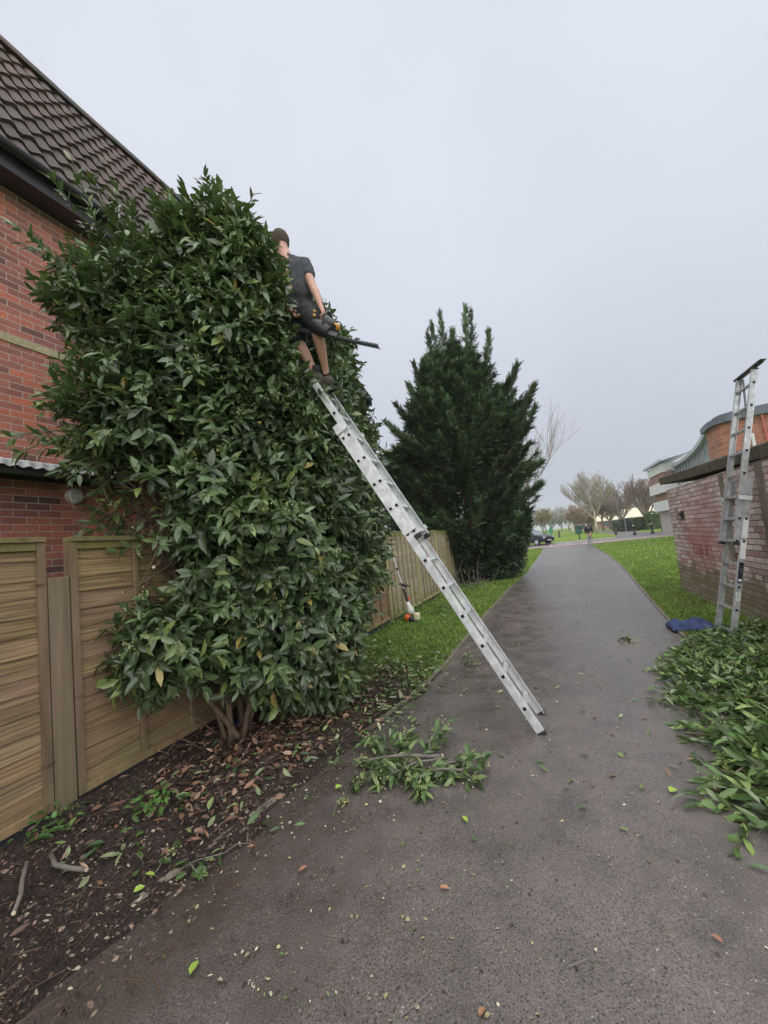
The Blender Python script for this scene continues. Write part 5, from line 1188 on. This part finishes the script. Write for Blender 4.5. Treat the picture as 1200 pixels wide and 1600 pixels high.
# ------------------------------------------------------------------ parked car
def car():
    root = empty('parked_car', (-1.55, 44.2, .012), 'dark grey parked car at the end of the path beside the conifer', 'car')
    paint = m_plain('dark_car_paint', (.02, .024, .03), .18, .3, var=.05, bmp=0, spec=.7); glass = m_plain('car_glass', (.16, .19, .21), .06, var=.1, bmp=0, spec=1)
    # cross-sections along x: (x, half width, sill z, shoulder z, roof z, roof half width)
    S = [(-2.05, .74, .38, .78, .80, .60), (-1.95, .84, .30, .95, 1.0, .68), (-1.55, .88, .28, 1.0, 1.42, .60), (-.9, .90, .26, 1.0, 1.54, .62), (-.1, .90, .26, .98, 1.56, .63), (.45, .90, .26, .98, 1.42, .62), (1.0, .90, .26, .98, 1.02, .74), (1.6, .88, .27, .93, .96, .72), (1.98, .83, .30, .80, .84, .66), (2.1, .72, .36, .62, .66, .58)]
    g = MB(); vs = []
    for x, w_, zs, zh, zr, rw in S: vs += [(x, -w_ * .94, zs), (x, -w_, (zs + zh) / 2), (x, -w_ * .97, zh), (x, -rw, zr), (x, 0, zr + .035), (x, rw, zr), (x, w_ * .97, zh), (x, w_, (zs + zh) / 2), (x, w_ * .94, zs)]
    n_ = 9; fs = [(i * n_ + k, i * n_ + k + 1, (i + 1) * n_ + k + 1, (i + 1) * n_ + k) for i in range(len(S) - 1) for k in range(n_ - 1)] + [(i * n_ + n_ - 1, i * n_, (i + 1) * n_, (i + 1) * n_ + n_ - 1) for i in range(len(S) - 1)] + [tuple(range(n_)), tuple(range((len(S) - 1) * n_, len(S) * n_))]
    def loc(me): return me
    parts = []
    g.add(vs, fs); parts.append(('body', g, paint, .03))
    def gl(pts): 
        q = MB(); q.add(pts, [tuple(range(len(pts)))]); return q
    parts.append(('windscreen', gl([(1.02, -.70, 1.045), (1.02, .70, 1.045), (.49, .58, 1.435), (.49, -.58, 1.435)]), glass, 0))
    for s in (-1, 1):
        parts.append(('side_window', gl([(.88, s * .872, 1.03), (.42, s * .70, 1.40), (-.85, s * .70, 1.49), (-1.5, s * .70, 1.37), (-1.75, s * .86, 1.04)]), glass, 0))
        q = MB(); q.box((1.9, s * .60 - .16, .66), (2.06, s * .60 + .16, .80)); parts.append(('headlight', q, m_plain('headlight_glass', (.6, .62, .65), .1), .02))
        q = MB(); q.box((.7, s * .98 - .09, 1.02), (.84, s * .98 + .09, 1.15)); parts.append(('mirror', q, paint, .03))
    q = MB(); q.box((2.02, -.42, .5), (2.115, .42, .66)); parts.append(('grille', q, M['hole'], .01))
    q = MB(); q.box((2.085, -.26, .4), (2.125, .26, .5)); parts.append(('number_plate', q, M['white_render'], 0))
    rz = R(-38); rot = Matrix.Rotation(rz, 3, 'Z'); base_ = Vector((-1.75, 44.0, .012))
    def place_(q): q.v = [tuple(rot @ Vector(v) + base_) for v in q.v]; return q
    for nm, q, m_, bv in parts:
        o = place_(q).build(nm, m_, root, smooth=(nm == 'body' and False), bevel=bv)
        if nm in ('windscreen', 'side_window'): s_ = o.modifiers.new('t', 'SOLIDIFY'); s_.thickness = .012; s_.offset = 1
    for x in (-1.3, 1.3):
        for s in (-1, 1):
            q = MB(); c = Vector((x, s * .8, .32)); q.tube([c + Vector((0, -s * .1, 0)), c + Vector((0, s * .10, 0)), c + Vector((0, s * .115, 0))], [.32, .32, .28], 20); wo = place_(q).build('wheel', M['rubber'], root)
            q = MB(); q.tube([c + Vector((0, s * .11, 0)), c + Vector((0, s * .125, 0))], [.2, .18], 14); place_(q).build('rim', M['lightmetal'], wo)
car()

# ------------------------------------------------------------------ people
def skin(name, nodes, edges, mat_, parent, sub=2, smooth=True, crease=0, voxel=0):
    """nodes {key: (x,y,z,r[,r2])}; a Skin-modifier figure baked to one continuous mesh"""
    keys = list(nodes); o0 = org(parent) if parent is not None else Vector((0, 0, 0))
    me = bpy.data.meshes.new(name); me.from_pydata([Vector(nodes[k][:3]) - o0 for k in keys], [(keys.index(a), keys.index(b_)) for a, b_ in edges], [])
    o = bpy.data.objects.new(name, me); COL.objects.link(o); o.modifiers.new('skin', 'SKIN'); 
    if not me.skin_vertices:
        bm = bmesh.new(); bm.from_mesh(me); bm.verts.layers.skin.verify(); bm.to_mesh(me); bm.free()
    for i, k in enumerate(keys):
        n_ = nodes[k]; me.skin_vertices[0].data[i].radius = (n_[3], n_[4] if len(n_) > 4 else n_[3]); me.skin_vertices[0].data[i].use_root = (i == 0)
    s_ = o.modifiers.new('sub', 'SUBSURF'); s_.levels = sub; s_.render_levels = sub
    if voxel:
        v_ = o.modifiers.new('remesh', 'REMESH'); v_.mode = 'VOXEL'; v_.voxel_size = voxel
        v_ = o.modifiers.new('smooth', 'SMOOTH'); v_.factor = .5; v_.iterations = 8
    dg = bpy.context.evaluated_depsgraph_get(); ev = o.evaluated_get(dg); m2 = bpy.data.meshes.new_from_object(ev); o.modifiers.clear(); o.data = m2; bpy.data.meshes.remove(me)
    if crease:
        for v, nn_ in [(v, v.normal.copy()) for v in m2.vertices]:
            p = v.co * 1.0; f = noise.noise(Vector((p.x * 16 + p.z * 5, p.y * 16, p.z * 9))) + .6 * noise.noise(Vector((p.x * 34, p.y * 34, p.z * 12)))
            v.co += nn_ * f * crease
    m2.name = name; m2.materials.clear(); m2.materials.append(mat_); m2.polygons.foreach_set('use_smooth', [smooth] * len(m2.polygons)); o['_org'] = list(o0)
    if parent is not None: o.parent = parent
    return o
skinm = m_plain('skin', (.50, .27, .20), .5, var=.12, scale=20, bmp=.05); hairm = m_plain('greying_brown_hair', (.085, .062, .045), .85, var=.4, scale=60, bmp=.6)
tee = m_plain('dark_grey_tshirt', (.055, .058, .066), .9, var=.25, scale=14, bmp=.5); shortm = m_plain('black_work_shorts', (.016, .017, .02), .85, var=.4, scale=18, bmp=.5)
bootm = m_plain('muddy_brown_boot', (.085, .068, .05), .8, var=.35, scale=25, bmp=.4); sockm = m_plain('dark_sock', (.02, .022, .025), .9)
man = empty('person', (-1.9, 3.43, 3.0), 'person in dark t-shirt and shorts standing on the ladder holding a hedge trimmer', 'person')
fd = Vector((-.62, .76, -.18)).normalized()    # where the head looks
hc = Vector((-2.235, 3.50, 4.775)); hl = Vector((fd.y, -fd.x, 0)).normalized()
nose = hc + fd * .115 - Vector((0, 0, .015))
nd = {'hip': (-2.04, 3.41, 3.96, .115, .10), 'spine': (-2.07, 3.43, 4.12, .12, .095), 'chest': (-2.10, 3.45, 4.33, .135, .10), 'neckb': (-2.155, 3.48, 4.54, .085), 'neck': (-2.19, 3.49, 4.63, .060),
      'skull': (hc.x + .01, hc.y - .01, hc.z - .045, .07, .075), 'crown': (hc.x, hc.y, hc.z + .03, .078, .085), 'top': (hc.x, hc.y, hc.z + .075, .05), 'jaw': (*(hc + fd * .055 - Vector((0, 0, .07))), .045), 'nose': (*nose, .013),
      'ear1': (*(hc + hl * .082), .018), 'ear2': (*(hc - hl * .082), .018),
      'clavR': (-2.04, 3.49, 4.47, .06), 'shR': (-1.965, 3.50, 4.42, .058), 'bicR': (-1.91, 3.46, 4.27, .05), 'elR': (-1.85, 3.41, 4.10, .042), 'foR': (-1.80, 3.37, 4.00, .044), 'wrR': (-1.725, 3.305, 3.80, .027), 'paR': (-1.695, 3.285, 3.735, .034, .022),
      'clavL': (-2.22, 3.40, 4.47, .06), 'shL': (-2.29, 3.34, 4.42, .058), 'elL': (-2.24, 3.14, 4.13, .042), 'foL': (-2.17, 3.16, 4.03, .043), 'wrL': (-2.04, 3.22, 3.86, .027), 'paL': (-1.995, 3.25, 3.79, .034, .022),
      'hR': (-1.985, 3.45, 3.90, .095), 'thR': (-1.88, 3.35, 3.76, .083), 'knR': (-1.785, 3.25, 3.63, .062), 'caR': (-1.79, 3.34, 3.47, .056), 'shiR': (-1.82, 3.45, 3.30, .038), 'anR': (-1.835, 3.50, 3.19, .035), 'toR': (-1.93, 3.53, 3.12, .032),
      'hL': (-2.10, 3.37, 3.90, .095), 'thL': (-2.07, 3.35, 3.72, .083), 'knL': (-2.02, 3.34, 3.54, .060), 'caL': (-1.975, 3.36, 3.42, .060), 'shiL': (-1.925, 3.385, 3.28, .040), 'anL': (-1.89, 3.40, 3.19, .036), 'toL': (-1.99, 3.43, 3.12, .032)}
ed = [('hip', 'spine'), ('spine', 'chest'), ('chest', 'neckb'), ('neckb', 'neck'), ('neck', 'skull'), ('skull', 'crown'), ('crown', 'top'), ('skull', 'jaw'), ('crown', 'nose'), ('crown', 'ear1'), ('crown', 'ear2')]
for s in 'RL': ed += [('chest', 'clav' + s), ('clav' + s, 'sh' + s), ('el' + s, 'fo' + s), ('fo' + s, 'wr' + s), ('wr' + s, 'pa' + s), ('hip', 'h' + s), ('h' + s, 'th' + s), ('th' + s, 'kn' + s), ('kn' + s, 'ca' + s), ('ca' + s, 'shi' + s), ('shi' + s, 'an' + s), ('an' + s, 'to' + s)]
ed += [('shR', 'bicR'), ('bicR', 'elR'), ('shL', 'elL')]
for s, P0, fw, gr in (('R', Vector((-1.695, 3.285, 3.735)), Vector((.25, -.15, -.95)), Vector((-.75, -.1, -.45))), ('L', Vector((-1.995, 3.25, 3.79)), Vector((.45, .25, -.8)), Vector((.6, -.2, .3)))):
    fw.normalize(); gr.normalize(); sd_ = fw.cross(gr).normalized()
    for q in range(4):
        k0 = P0 + fw * .025 + sd_ * (.027 - .018 * q); ln_ = (.036, .04, .038, .03)[q]
        a1 = k0 + fw * ln_ * .8 + gr * .006; a2 = a1 + (fw * .35 + gr * .9).normalized() * ln_ * .75; a3 = a2 + (gr * .8 - fw * .6).normalized() * ln_ * .55
        for nm, v, rr_ in (('a', k0, .0105), ('b', a1, .0095), ('c', a2, .0085), ('d', a3, .0075)): nd[f'f{s}{q}{nm}'] = (*v, rr_)
        ed += [('pa' + s, f'f{s}{q}a'), (f'f{s}{q}a', f'f{s}{q}b'), (f'f{s}{q}b', f'f{s}{q}c'), (f'f{s}{q}c', f'f{s}{q}d')]
    t1 = P0 + sd_ * .032 - fw * .0 + gr * .012; t2 = t1 + (gr * .8 + fw * .5 + sd_ * .2).normalized() * .032; t3 = t2 + (gr * .6 + fw * .6 - sd_ * .5).normalized() * .024
    for nm, v, rr_ in (('t1', t1, .013), ('t2', t2, .011), ('t3', t3, .009)): nd[s + nm] = (*v, rr_)
    ed += [('pa' + s, s + 't1'), (s + 't1', s + 't2'), (s + 't2', s + 't3')]
skin('body', nd, ed, skinm, man)
def pick(keys, grow, over={}): return {k: tuple(list(nd[k][:3]) + [q + grow for q in nd[k][3:]]) if k not in over else over[k] for k in keys}
slR, slL = (-1.925, 3.475, 4.31, .066), (-2.275, 3.28, 4.31, .066)
shirt_n = pick(['hip', 'spine', 'chest', 'neckb', 'clavR', 'shR', 'clavL', 'shL'], .028); shirt_n['hip'] = (-2.035, 3.405, 3.99, .15, .125); shirt_n['hem'] = (-2.03, 3.40, 3.90, .14, .12); shirt_n['slR'] = slR; shirt_n['slL'] = slL; shirt_n['neckb'] = (-2.155, 3.48, 4.555, .082)
def garment(name, caps, mat_, parent, voxel=.010, crease=.010):
    """capsules fused by a voxel remesh, then creased: loose cloth round the limbs"""
    g = MB()
    for p, q, r0, r1 in caps: g.tube([p, q], [r0, r1], 16); g.ell(p, (r0,) * 3, 16, 10); g.ell(q, (r1,) * 3, 16, 10)
    o = g.build(name, mat_, parent, smooth=True)
    v_ = o.modifiers.new('remesh', 'REMESH'); v_.mode = 'VOXEL'; v_.voxel_size = voxel; v_.use_smooth_shade = True
    v_ = o.modifiers.new('smooth', 'SMOOTH'); v_.factor = .6; v_.iterations = 10
    dg = bpy.context.evaluated_depsgraph_get(); m2 = bpy.data.meshes.new_from_object(o.evaluated_get(dg)); o.modifiers.clear(); o.data = m2
    for v, nn_ in [(v, v.normal.copy()) for v in m2.vertices]:
        p = v.co; f = noise.noise(Vector((p.x * 15 + p.z * 6, p.y * 15, p.z * 8))) + .7 * noise.noise(Vector((p.x * 30 - p.z * 12, p.y * 30, p.z * 10)))
        v.co += nn_ * (f * crease + crease * .4)
    m2.polygons.foreach_set('use_smooth', [True] * len(m2.polygons)); return o
ax = Vector((.9, .44, 0)); V3 = lambda *a: Vector(a)
hem, wai, che, nb_ = V3(-2.03, 3.41, 3.90), V3(-2.06, 3.43, 4.10), V3(-2.10, 3.45, 4.36), V3(-2.155, 3.48, 4.545)
cp = []
for e in (-1, 0, 1): cp += [(hem + ax * .055 * e, wai + ax * .05 * e, .108, .098), (wai + ax * .05 * e, che + ax * .08 * e, .098, .108)]
cp += [(che, nb_, .10, .068), (che + ax * .07, V3(-1.985, 3.495, 4.425), .10, .075), (che - ax * .07, V3(-2.27, 3.345, 4.425), .10, .075), (nb_ - V3(0, 0, .03), V3(-2.0, 3.49, 4.44), .07, .066), (nb_ - V3(0, 0, .03), V3(-2.26, 3.35, 4.44), .07, .066),
       (V3(-1.975, 3.495, 4.425), V3(-1.918, 3.47, 4.29), .074, .070), (V3(-2.28, 3.34, 4.425), V3(-2.275, 3.27, 4.29), .074, .070)]
garment('tshirt', cp, tee, man)
kR = (-1.815, 3.285, 3.675, .092); kL = (-2.03, 3.345, 3.56, .092)
sh_n = pick(['hip', 'hR', 'thR', 'hL', 'thL'], .022); sh_n['wst'] = (-2.05, 3.42, 4.05, .13, .11); sh_n['kR'] = kR; sh_n['kL'] = kL
garment('shorts', [(V3(-2.08, 3.40, 4.02), V3(-2.0, 3.43, 4.02), .115, .115), (V3(-2.10, 3.37, 3.92), V3(-1.99, 3.44, 3.92), .125, .125), (V3(-1.99, 3.44, 3.92), V3(-1.88, 3.35, 3.76), .12, .108), (V3(-1.88, 3.35, 3.76), V3(-1.825, 3.295, 3.69), .106, .098),
     (V3(-2.10, 3.37, 3.92), V3(-2.07, 3.35, 3.72), .12, .108), (V3(-2.07, 3.35, 3.72), V3(-2.035, 3.345, 3.60), .106, .098)], shortm, man)
g = MB(); up_ = Vector((0, 0, 1)); vs = []; nu, nv = 26, 16
for j in range(nv + 1):
    for i in range(nu):
        a = 2 * math.pi * i / nu; el_ = -.75 + (math.pi / 2 + .75) * j / nv; dir_ = (fd * math.cos(a) + hl * math.sin(a)); 
        if math.cos(a) > .35: el_ = max(el_, .45 + .25 * math.cos(a))
        bump_ = 1 + .05 * noise.noise(Vector((a * 4, el_ * 5, 0)))
        vs.append(hc + Vector((0, 0, .012)) - fd * .006 + (dir_ * math.cos(el_) * Vector((1, 1, 0)).length / 1.414 * .098 + up_ * math.sin(el_) * .112) * bump_)
g.add(vs, [(j * nu + i, j * nu + (i + 1) % nu, (j + 1) * nu + (i + 1) % nu, (j + 1) * nu + i) for j in range(nv) for i in range(nu)]); g.build('hair', hairm, man, smooth=True)
for s, an, to in (('R', Vector((-1.835, 3.50, 3.17)), Vector((-.95, .25, -.05))), ('L', Vector((-1.89, 3.40, 3.17)), Vector((-.95, .25, -.05)))):
    to = to.normalized(); sole = an + Vector((0, 0, -.11))
    b_n = {'a': (*(an + Vector((.0, 0, .06))), .060), 'b': (*(an + Vector((0, 0, -.03))), .062), 'c': (*(sole - to * .04 + Vector((0, 0, .04))), .060), 'd': (*(sole + to * .10 + Vector((0, 0, .038))), .056), 'e': (*(sole + to * .18 + Vector((0, 0, .03))), .050)}
    bo = skin('boot', b_n, [('b', 'a'), ('b', 'c'), ('b', 'd'), ('d', 'e')], bootm, man)
    g = MB(); sv = Vector((-to.y, to.x, 0)).normalized(); q = sole + Vector((0, 0, -.004))
    ring_ = [(-.10, .032), (-.08, .05), (0, .048), (.05, .044), (.11, .056), (.18, .05), (.225, .024)]
    pl_ = [q + to * t + sv * w_ for t, w_ in ring_] + [q + to * t - sv * w_ for t, w_ in ring_[::-1]]; n_ = len(pl_)
    g.add(pl_ + [p + Vector((0, 0, .026)) for p in pl_], [tuple(range(n_)), tuple(range(2 * n_ - 1, n_ - 1, -1))] + [(i, (i + 1) % n_, n_ + (i + 1) % n_, n_ + i) for i in range(n_)]); g.build('sole', M['rubber'], bo)
    g = MB(); g.tube([an + Vector((.0, 0, .03)), an + Vector((-.005, 0, .09)), an + Vector((-.006, -.002, .12))], [.05, .049, .045], 14); g.build('sock', sockm, man, smooth=True)
g = MB(); g.tube([(-2.11, 3.38, 3.98), (-2.02, 3.30, 3.97), (-1.93, 3.36, 3.95), (-1.90, 3.46, 3.96)], .018, 8); g.build('belt', shortm, man)

# hedge trimmer in the person's hands
tr_ = empty('hedge_trimmer', (-1.75, 3.22, 3.55), 'petrol hedge trimmer with a toothed blade held by the person on the ladder', 'hedge trimmer')
TB = m_plain('trimmer_black', (.022, .024, .028), .45, var=.2); TG = m_plain('trimmer_grey', (.10, .105, .10), .5); TY = m_plain('trimmer_orange', (.65, .30, .04), .5); TS = m_plain('trimmer_steel', (.10, .105, .11), .4, .6)
dB = (Vector((-1.16, 3.20, 3.215)) - Vector((-1.62, 3.24, 3.455))).normalized(); uB = Vector((0, .12, 1)); uB = (uB - dB * uB.dot(dB)).normalized(); sB = dB.cross(uB)
o0_ = Vector((-1.62, 3.235, 3.46)); Tp = lambda a, b_, c: o0_ + dB * a + uB * b_ + sB * c
g = MB(); g.tube([Tp(-.26, .05, 0), Tp(-.22, .05, 0), Tp(-.12, .04, 0), Tp(-.05, .02, 0), Tp(.0, .0, 0)], [.045, .065, .075, .06, .03], 14); g.build('engine_body', TB, tr_, smooth=True)
g = MB(); g.tube([Tp(-.16, .10, -.02), Tp(-.11, .125, -.02), Tp(-.03, .11, -.02)], [.04, .055, .03], 12); g.build('engine_cover', TG, tr_, smooth=True)
g = MB(); g.tube([Tp(-.015, .09, -.03), Tp(.035, .095, -.03)], [.036, .028], 14); g.build('recoil_cap', TY, tr_, smooth=True)
g = MB(); g.tube([Tp(-.26, .07, 0), Tp(-.34, .11, 0), Tp(-.46, .12, 0), Tp(-.53, .08, 0), Tp(-.54, .01, 0), Tp(-.46, -.03, 0), Tp(-.22, -.02, 0)], .017, 8); g.bar(Tp(-.50, -.02, 0), Tp(-.22, -.015, 0), sB * .022, uB * .02); g.build('rear_handle', TB, tr_, smooth=False)
g = MB(); g.tube([Tp(-.07, .06, -.07), Tp(-.08, .13, -.08), Tp(-.10, .19, -.03), Tp(-.10, .195, .03), Tp(-.08, .13, .08), Tp(-.07, .06, .07)], .011, 8); g.build('front_handle', TB, tr_)
g = MB(); g.bar(Tp(.0, .005, 0), Tp(.10, -.005, 0), sB * .035, uB * .02); g.bar(Tp(-.02, .0, 0), Tp(.03, .09, 0), sB * .05, dB * .003); g.build('gear_case', TS, tr_, bevel=.004)
g = MB(); g.bar(Tp(.04, -.018, 0), Tp(.54, -.018, 0), sB * .013, uB * .003); g.bar(Tp(.04, -.026, 0), Tp(.535, -.026, 0), sB * .011, uB * .002)
for q in range(17):
    a = .08 + q * .0275
    for s in (-1, 1):
        g.bar(Tp(a, -.018, s * .012), Tp(a + .012, -.018, s * .036), dB * .0045, uB * .0028); g.bar(Tp(a + .012, -.026, s * .01), Tp(a + .024, -.026, s * .031), dB * .004, uB * .002)
    g.bar(Tp(a, -.02, 0), Tp(a + .004, .004, 0), dB * .003, sB * .006)
g.build('blade', TS, tr_)
g = MB(); g.tube([Tp(-.22, .12, .03), Tp(-.26, .15, .03), Tp(-.25, .18, .02)], .02, 8); g.build('air_filter', TY, tr_)

# string trimmer propped against the far fence
st = empty('string_trimmer', (-2.6, 7.45, 0), 'orange and white petrol strimmer propped upside down against the far fence', 'string trimmer')
a0, a1 = Vector((-2.60, 7.48, .17)), Vector((-2.97, 7.62, 1.55)); sd2 = (a1 - a0).normalized()
g = MB(); g.tube([a0 + sd2 * .5, a1], .0135, 8); g.build('shaft', m_plain('shaft_white_metal', (.62, .63, .63), .35, .4), st)
g = MB(); g.tube([a0 + sd2 * .22, a0 + sd2 * .5], [.028, .022], 10); g.tube([a0 + sd2 * .86, a0 + sd2 * .92], .022, 8); g.build('grip', TB, st)
g = MB(); c = a0 + sd2 * .56; g.tube([c + Vector((-.16, -.04, .02)), c + Vector((0, -.05, .035)), c + Vector((.15, .02, -.02))], .016, 8); g.tube([c, c + Vector((.10, -.06, -.03))], .014, 6); g.build('handle', TB, st)
g = MB(); g.ell(a0 + sd2 * .30 + Vector((.05, -.02, 0)), (.028, .028, .03)); g.build('throttle', m_plain('orange_red_plastic', (.85, .13, .03), .4), st, smooth=True)
g = MB(); g.tube([a0 + sd2 * .24, a0 + sd2 * .16, a0 + sd2 * .08, a0 + sd2 * .0], [.028, .045, .075, .065], 12); g.build('engine_cover', m_plain('white_plastic', (.68, .68, .67), .4), st, smooth=True)
g = MB(); g.ell(a0 + Vector((-.07, -.02, -.06)), (.08, .08, .07)); g.build('engine_side', m_plain('orange_plastic', (.85, .17, .03), .4), st, smooth=True)
g = MB(); g.ell(a0 + Vector((.0, -.05, -.09)), (.07, .06, .06)); g.build('muffler', TB, st, smooth=True)
g = MB(); g.box(a0 + Vector((.05, -.07, -.12)), a0 + Vector((.16, .06, .02))); g.build('fuel_tank', m_plain('cream_plastic', (.7, .64, .45), .4), st, bevel=.03)

# person walking away at the end of the path
wk = empty('person', (2.75, 34.8, 0), 'person in a black hooded top and grey trousers walking away along the path', 'person')
X0, Y0 = 2.75, 34.8
wn_ = {'hip': (X0, Y0, .88, .15, .11), 'ch': (X0, Y0 + .02, 1.22, .17, .12), 'nb': (X0, Y0 + .04, 1.40, .07), 'hd': (X0, Y0 + .06, 1.50, .085), 'tp': (X0, Y0 + .06, 1.58, .07), 'ns': (X0, Y0 + .15, 1.51, .02),
       'sr': (X0 + .17, Y0, 1.34, .07), 'er': (X0 + .25, Y0 - .04, 1.08, .055), 'wr': (X0 + .22, Y0 + .12, .90, .03), 'sl': (X0 - .17, Y0, 1.34, .07), 'el': (X0 - .26, Y0 - .06, 1.08, .055), 'wl': (X0 - .22, Y0 + .08, .92, .03),
       'hm': (X0, Y0, .80, .15, .12), 'wt': (X0, Y0, 1.02, .13, .11), 'kr': (X0 + .10, Y0 + .08, .46, .07), 'ar': (X0 + .10, Y0 - .08, .10, .045), 'tr': (X0 + .11, Y0 + .08, .04, .04), 'kl': (X0 - .09, Y0 + .02, .46, .07), 'al': (X0 - .09, Y0 + .05, .09, .045), 'tl': (X0 - .09, Y0 + .2, .04, .04)}
for s, q in (('r', 1), ('l', -1)):
    wx, wy, wz = wn_['w' + s][:3]
    for i in range(4): wn_[f'h{s}{i}'] = (wx + q * (.02 - .012 * i), wy + .02, wz - .10 - .008 * (i % 2), .011)
    wn_['t' + s + 'h'] = (wx - q * .03, wy + .04, wz - .05, .012)
wed = [('hip', 'hm'), ('hip', 'wt'), ('wt', 'ch'), ('ch', 'nb'), ('nb', 'hd'), ('hd', 'tp'), ('hd', 'ns'), ('ch', 'sr'), ('sr', 'er'), ('er', 'wr'), ('ch', 'sl'), ('sl', 'el'), ('el', 'wl'), ('hip', 'kr'), ('kr', 'ar'), ('ar', 'tr'), ('hip', 'kl'), ('kl', 'al'), ('al', 'tl')] + [('w' + s, f'h{s}{i}') for s in 'rl' for i in range(4)] + [('w' + s, 't' + s + 'h') for s in 'rl']
skin('body', wn_, wed, skinm, wk, sub=1)
def wsub(keys, es, gr, nm, m_): return skin(nm, {k: tuple(list(wn_[k][:3]) + [v + gr for v in wn_[k][3:]]) for k in keys}, es, m_, wk, sub=1)
wsub(['hm', 'hip', 'ch', 'nb', 'sr', 'er', 'wr', 'sl', 'el', 'wl'], [('hm', 'hip'), ('hip', 'ch'), ('ch', 'nb'), ('ch', 'sr'), ('sr', 'er'), ('er', 'wr'), ('ch', 'sl'), ('sl', 'el'), ('el', 'wl')], .025, 'hooded_top', m_plain('black_top', (.012, .014, .02), .9))
wsub(['wt', 'hip', 'kr', 'ar', 'kl', 'al'], [('wt', 'hip'), ('hip', 'kr'), ('kr', 'ar'), ('hip', 'kl'), ('kl', 'al')], .022, 'trousers', m_plain('grey_trousers', (.27, .27, .29), .9))
wsub(['ar', 'tr'], [('ar', 'tr')], .018, 'shoe', M['white_render']); wsub(['al', 'tl'], [('al', 'tl')], .018, 'shoe', M['white_render'])
g = MB(); g.ell((X0, Y0 + .045, 1.53), (.10, .10, .13)); g.build('hair', hairm, wk, smooth=True)
g = MB(); g.bar((X0 - .10, Y0 - .155, 1.30), (X0 + .10, Y0 - .155, 1.30), (0, .006, 0), (0, 0, .012)); g.bar((X0 - .08, Y0 - .155, 1.24), (X0 + .02, Y0 - .155, 1.24), (0, .006, 0), (0, 0, .01)); g.build('back_print', M['lightmetal'], wk)

# ------------------------------------------------------------------ damp air
hz_m = bpy.data.materials.new('haze_air'); hz_m.use_nodes = True; hn = hz_m.node_tree; hn.nodes.clear()
ho = hn.nodes.new('ShaderNodeOutputMaterial'); hv = hn.nodes.new('ShaderNodeVolumePrincipled'); hv.inputs['Color'].default_value = (.9, .93, .97, 1); hv.inputs['Density'].default_value = .0007; hv.inputs['Anisotropy'].default_value = .2
hn.links.new(hv.outputs[0], ho.inputs['Volume'])
g = MB(); g.box((-700, -450, -1.2), (700, 1250, 14)); hz = g.build('haze', hz_m); tag(hz, 'thin grey drizzle haze over the whole scene', 'haze', kind='stuff')
sc.cycles.volume_bounces = 1
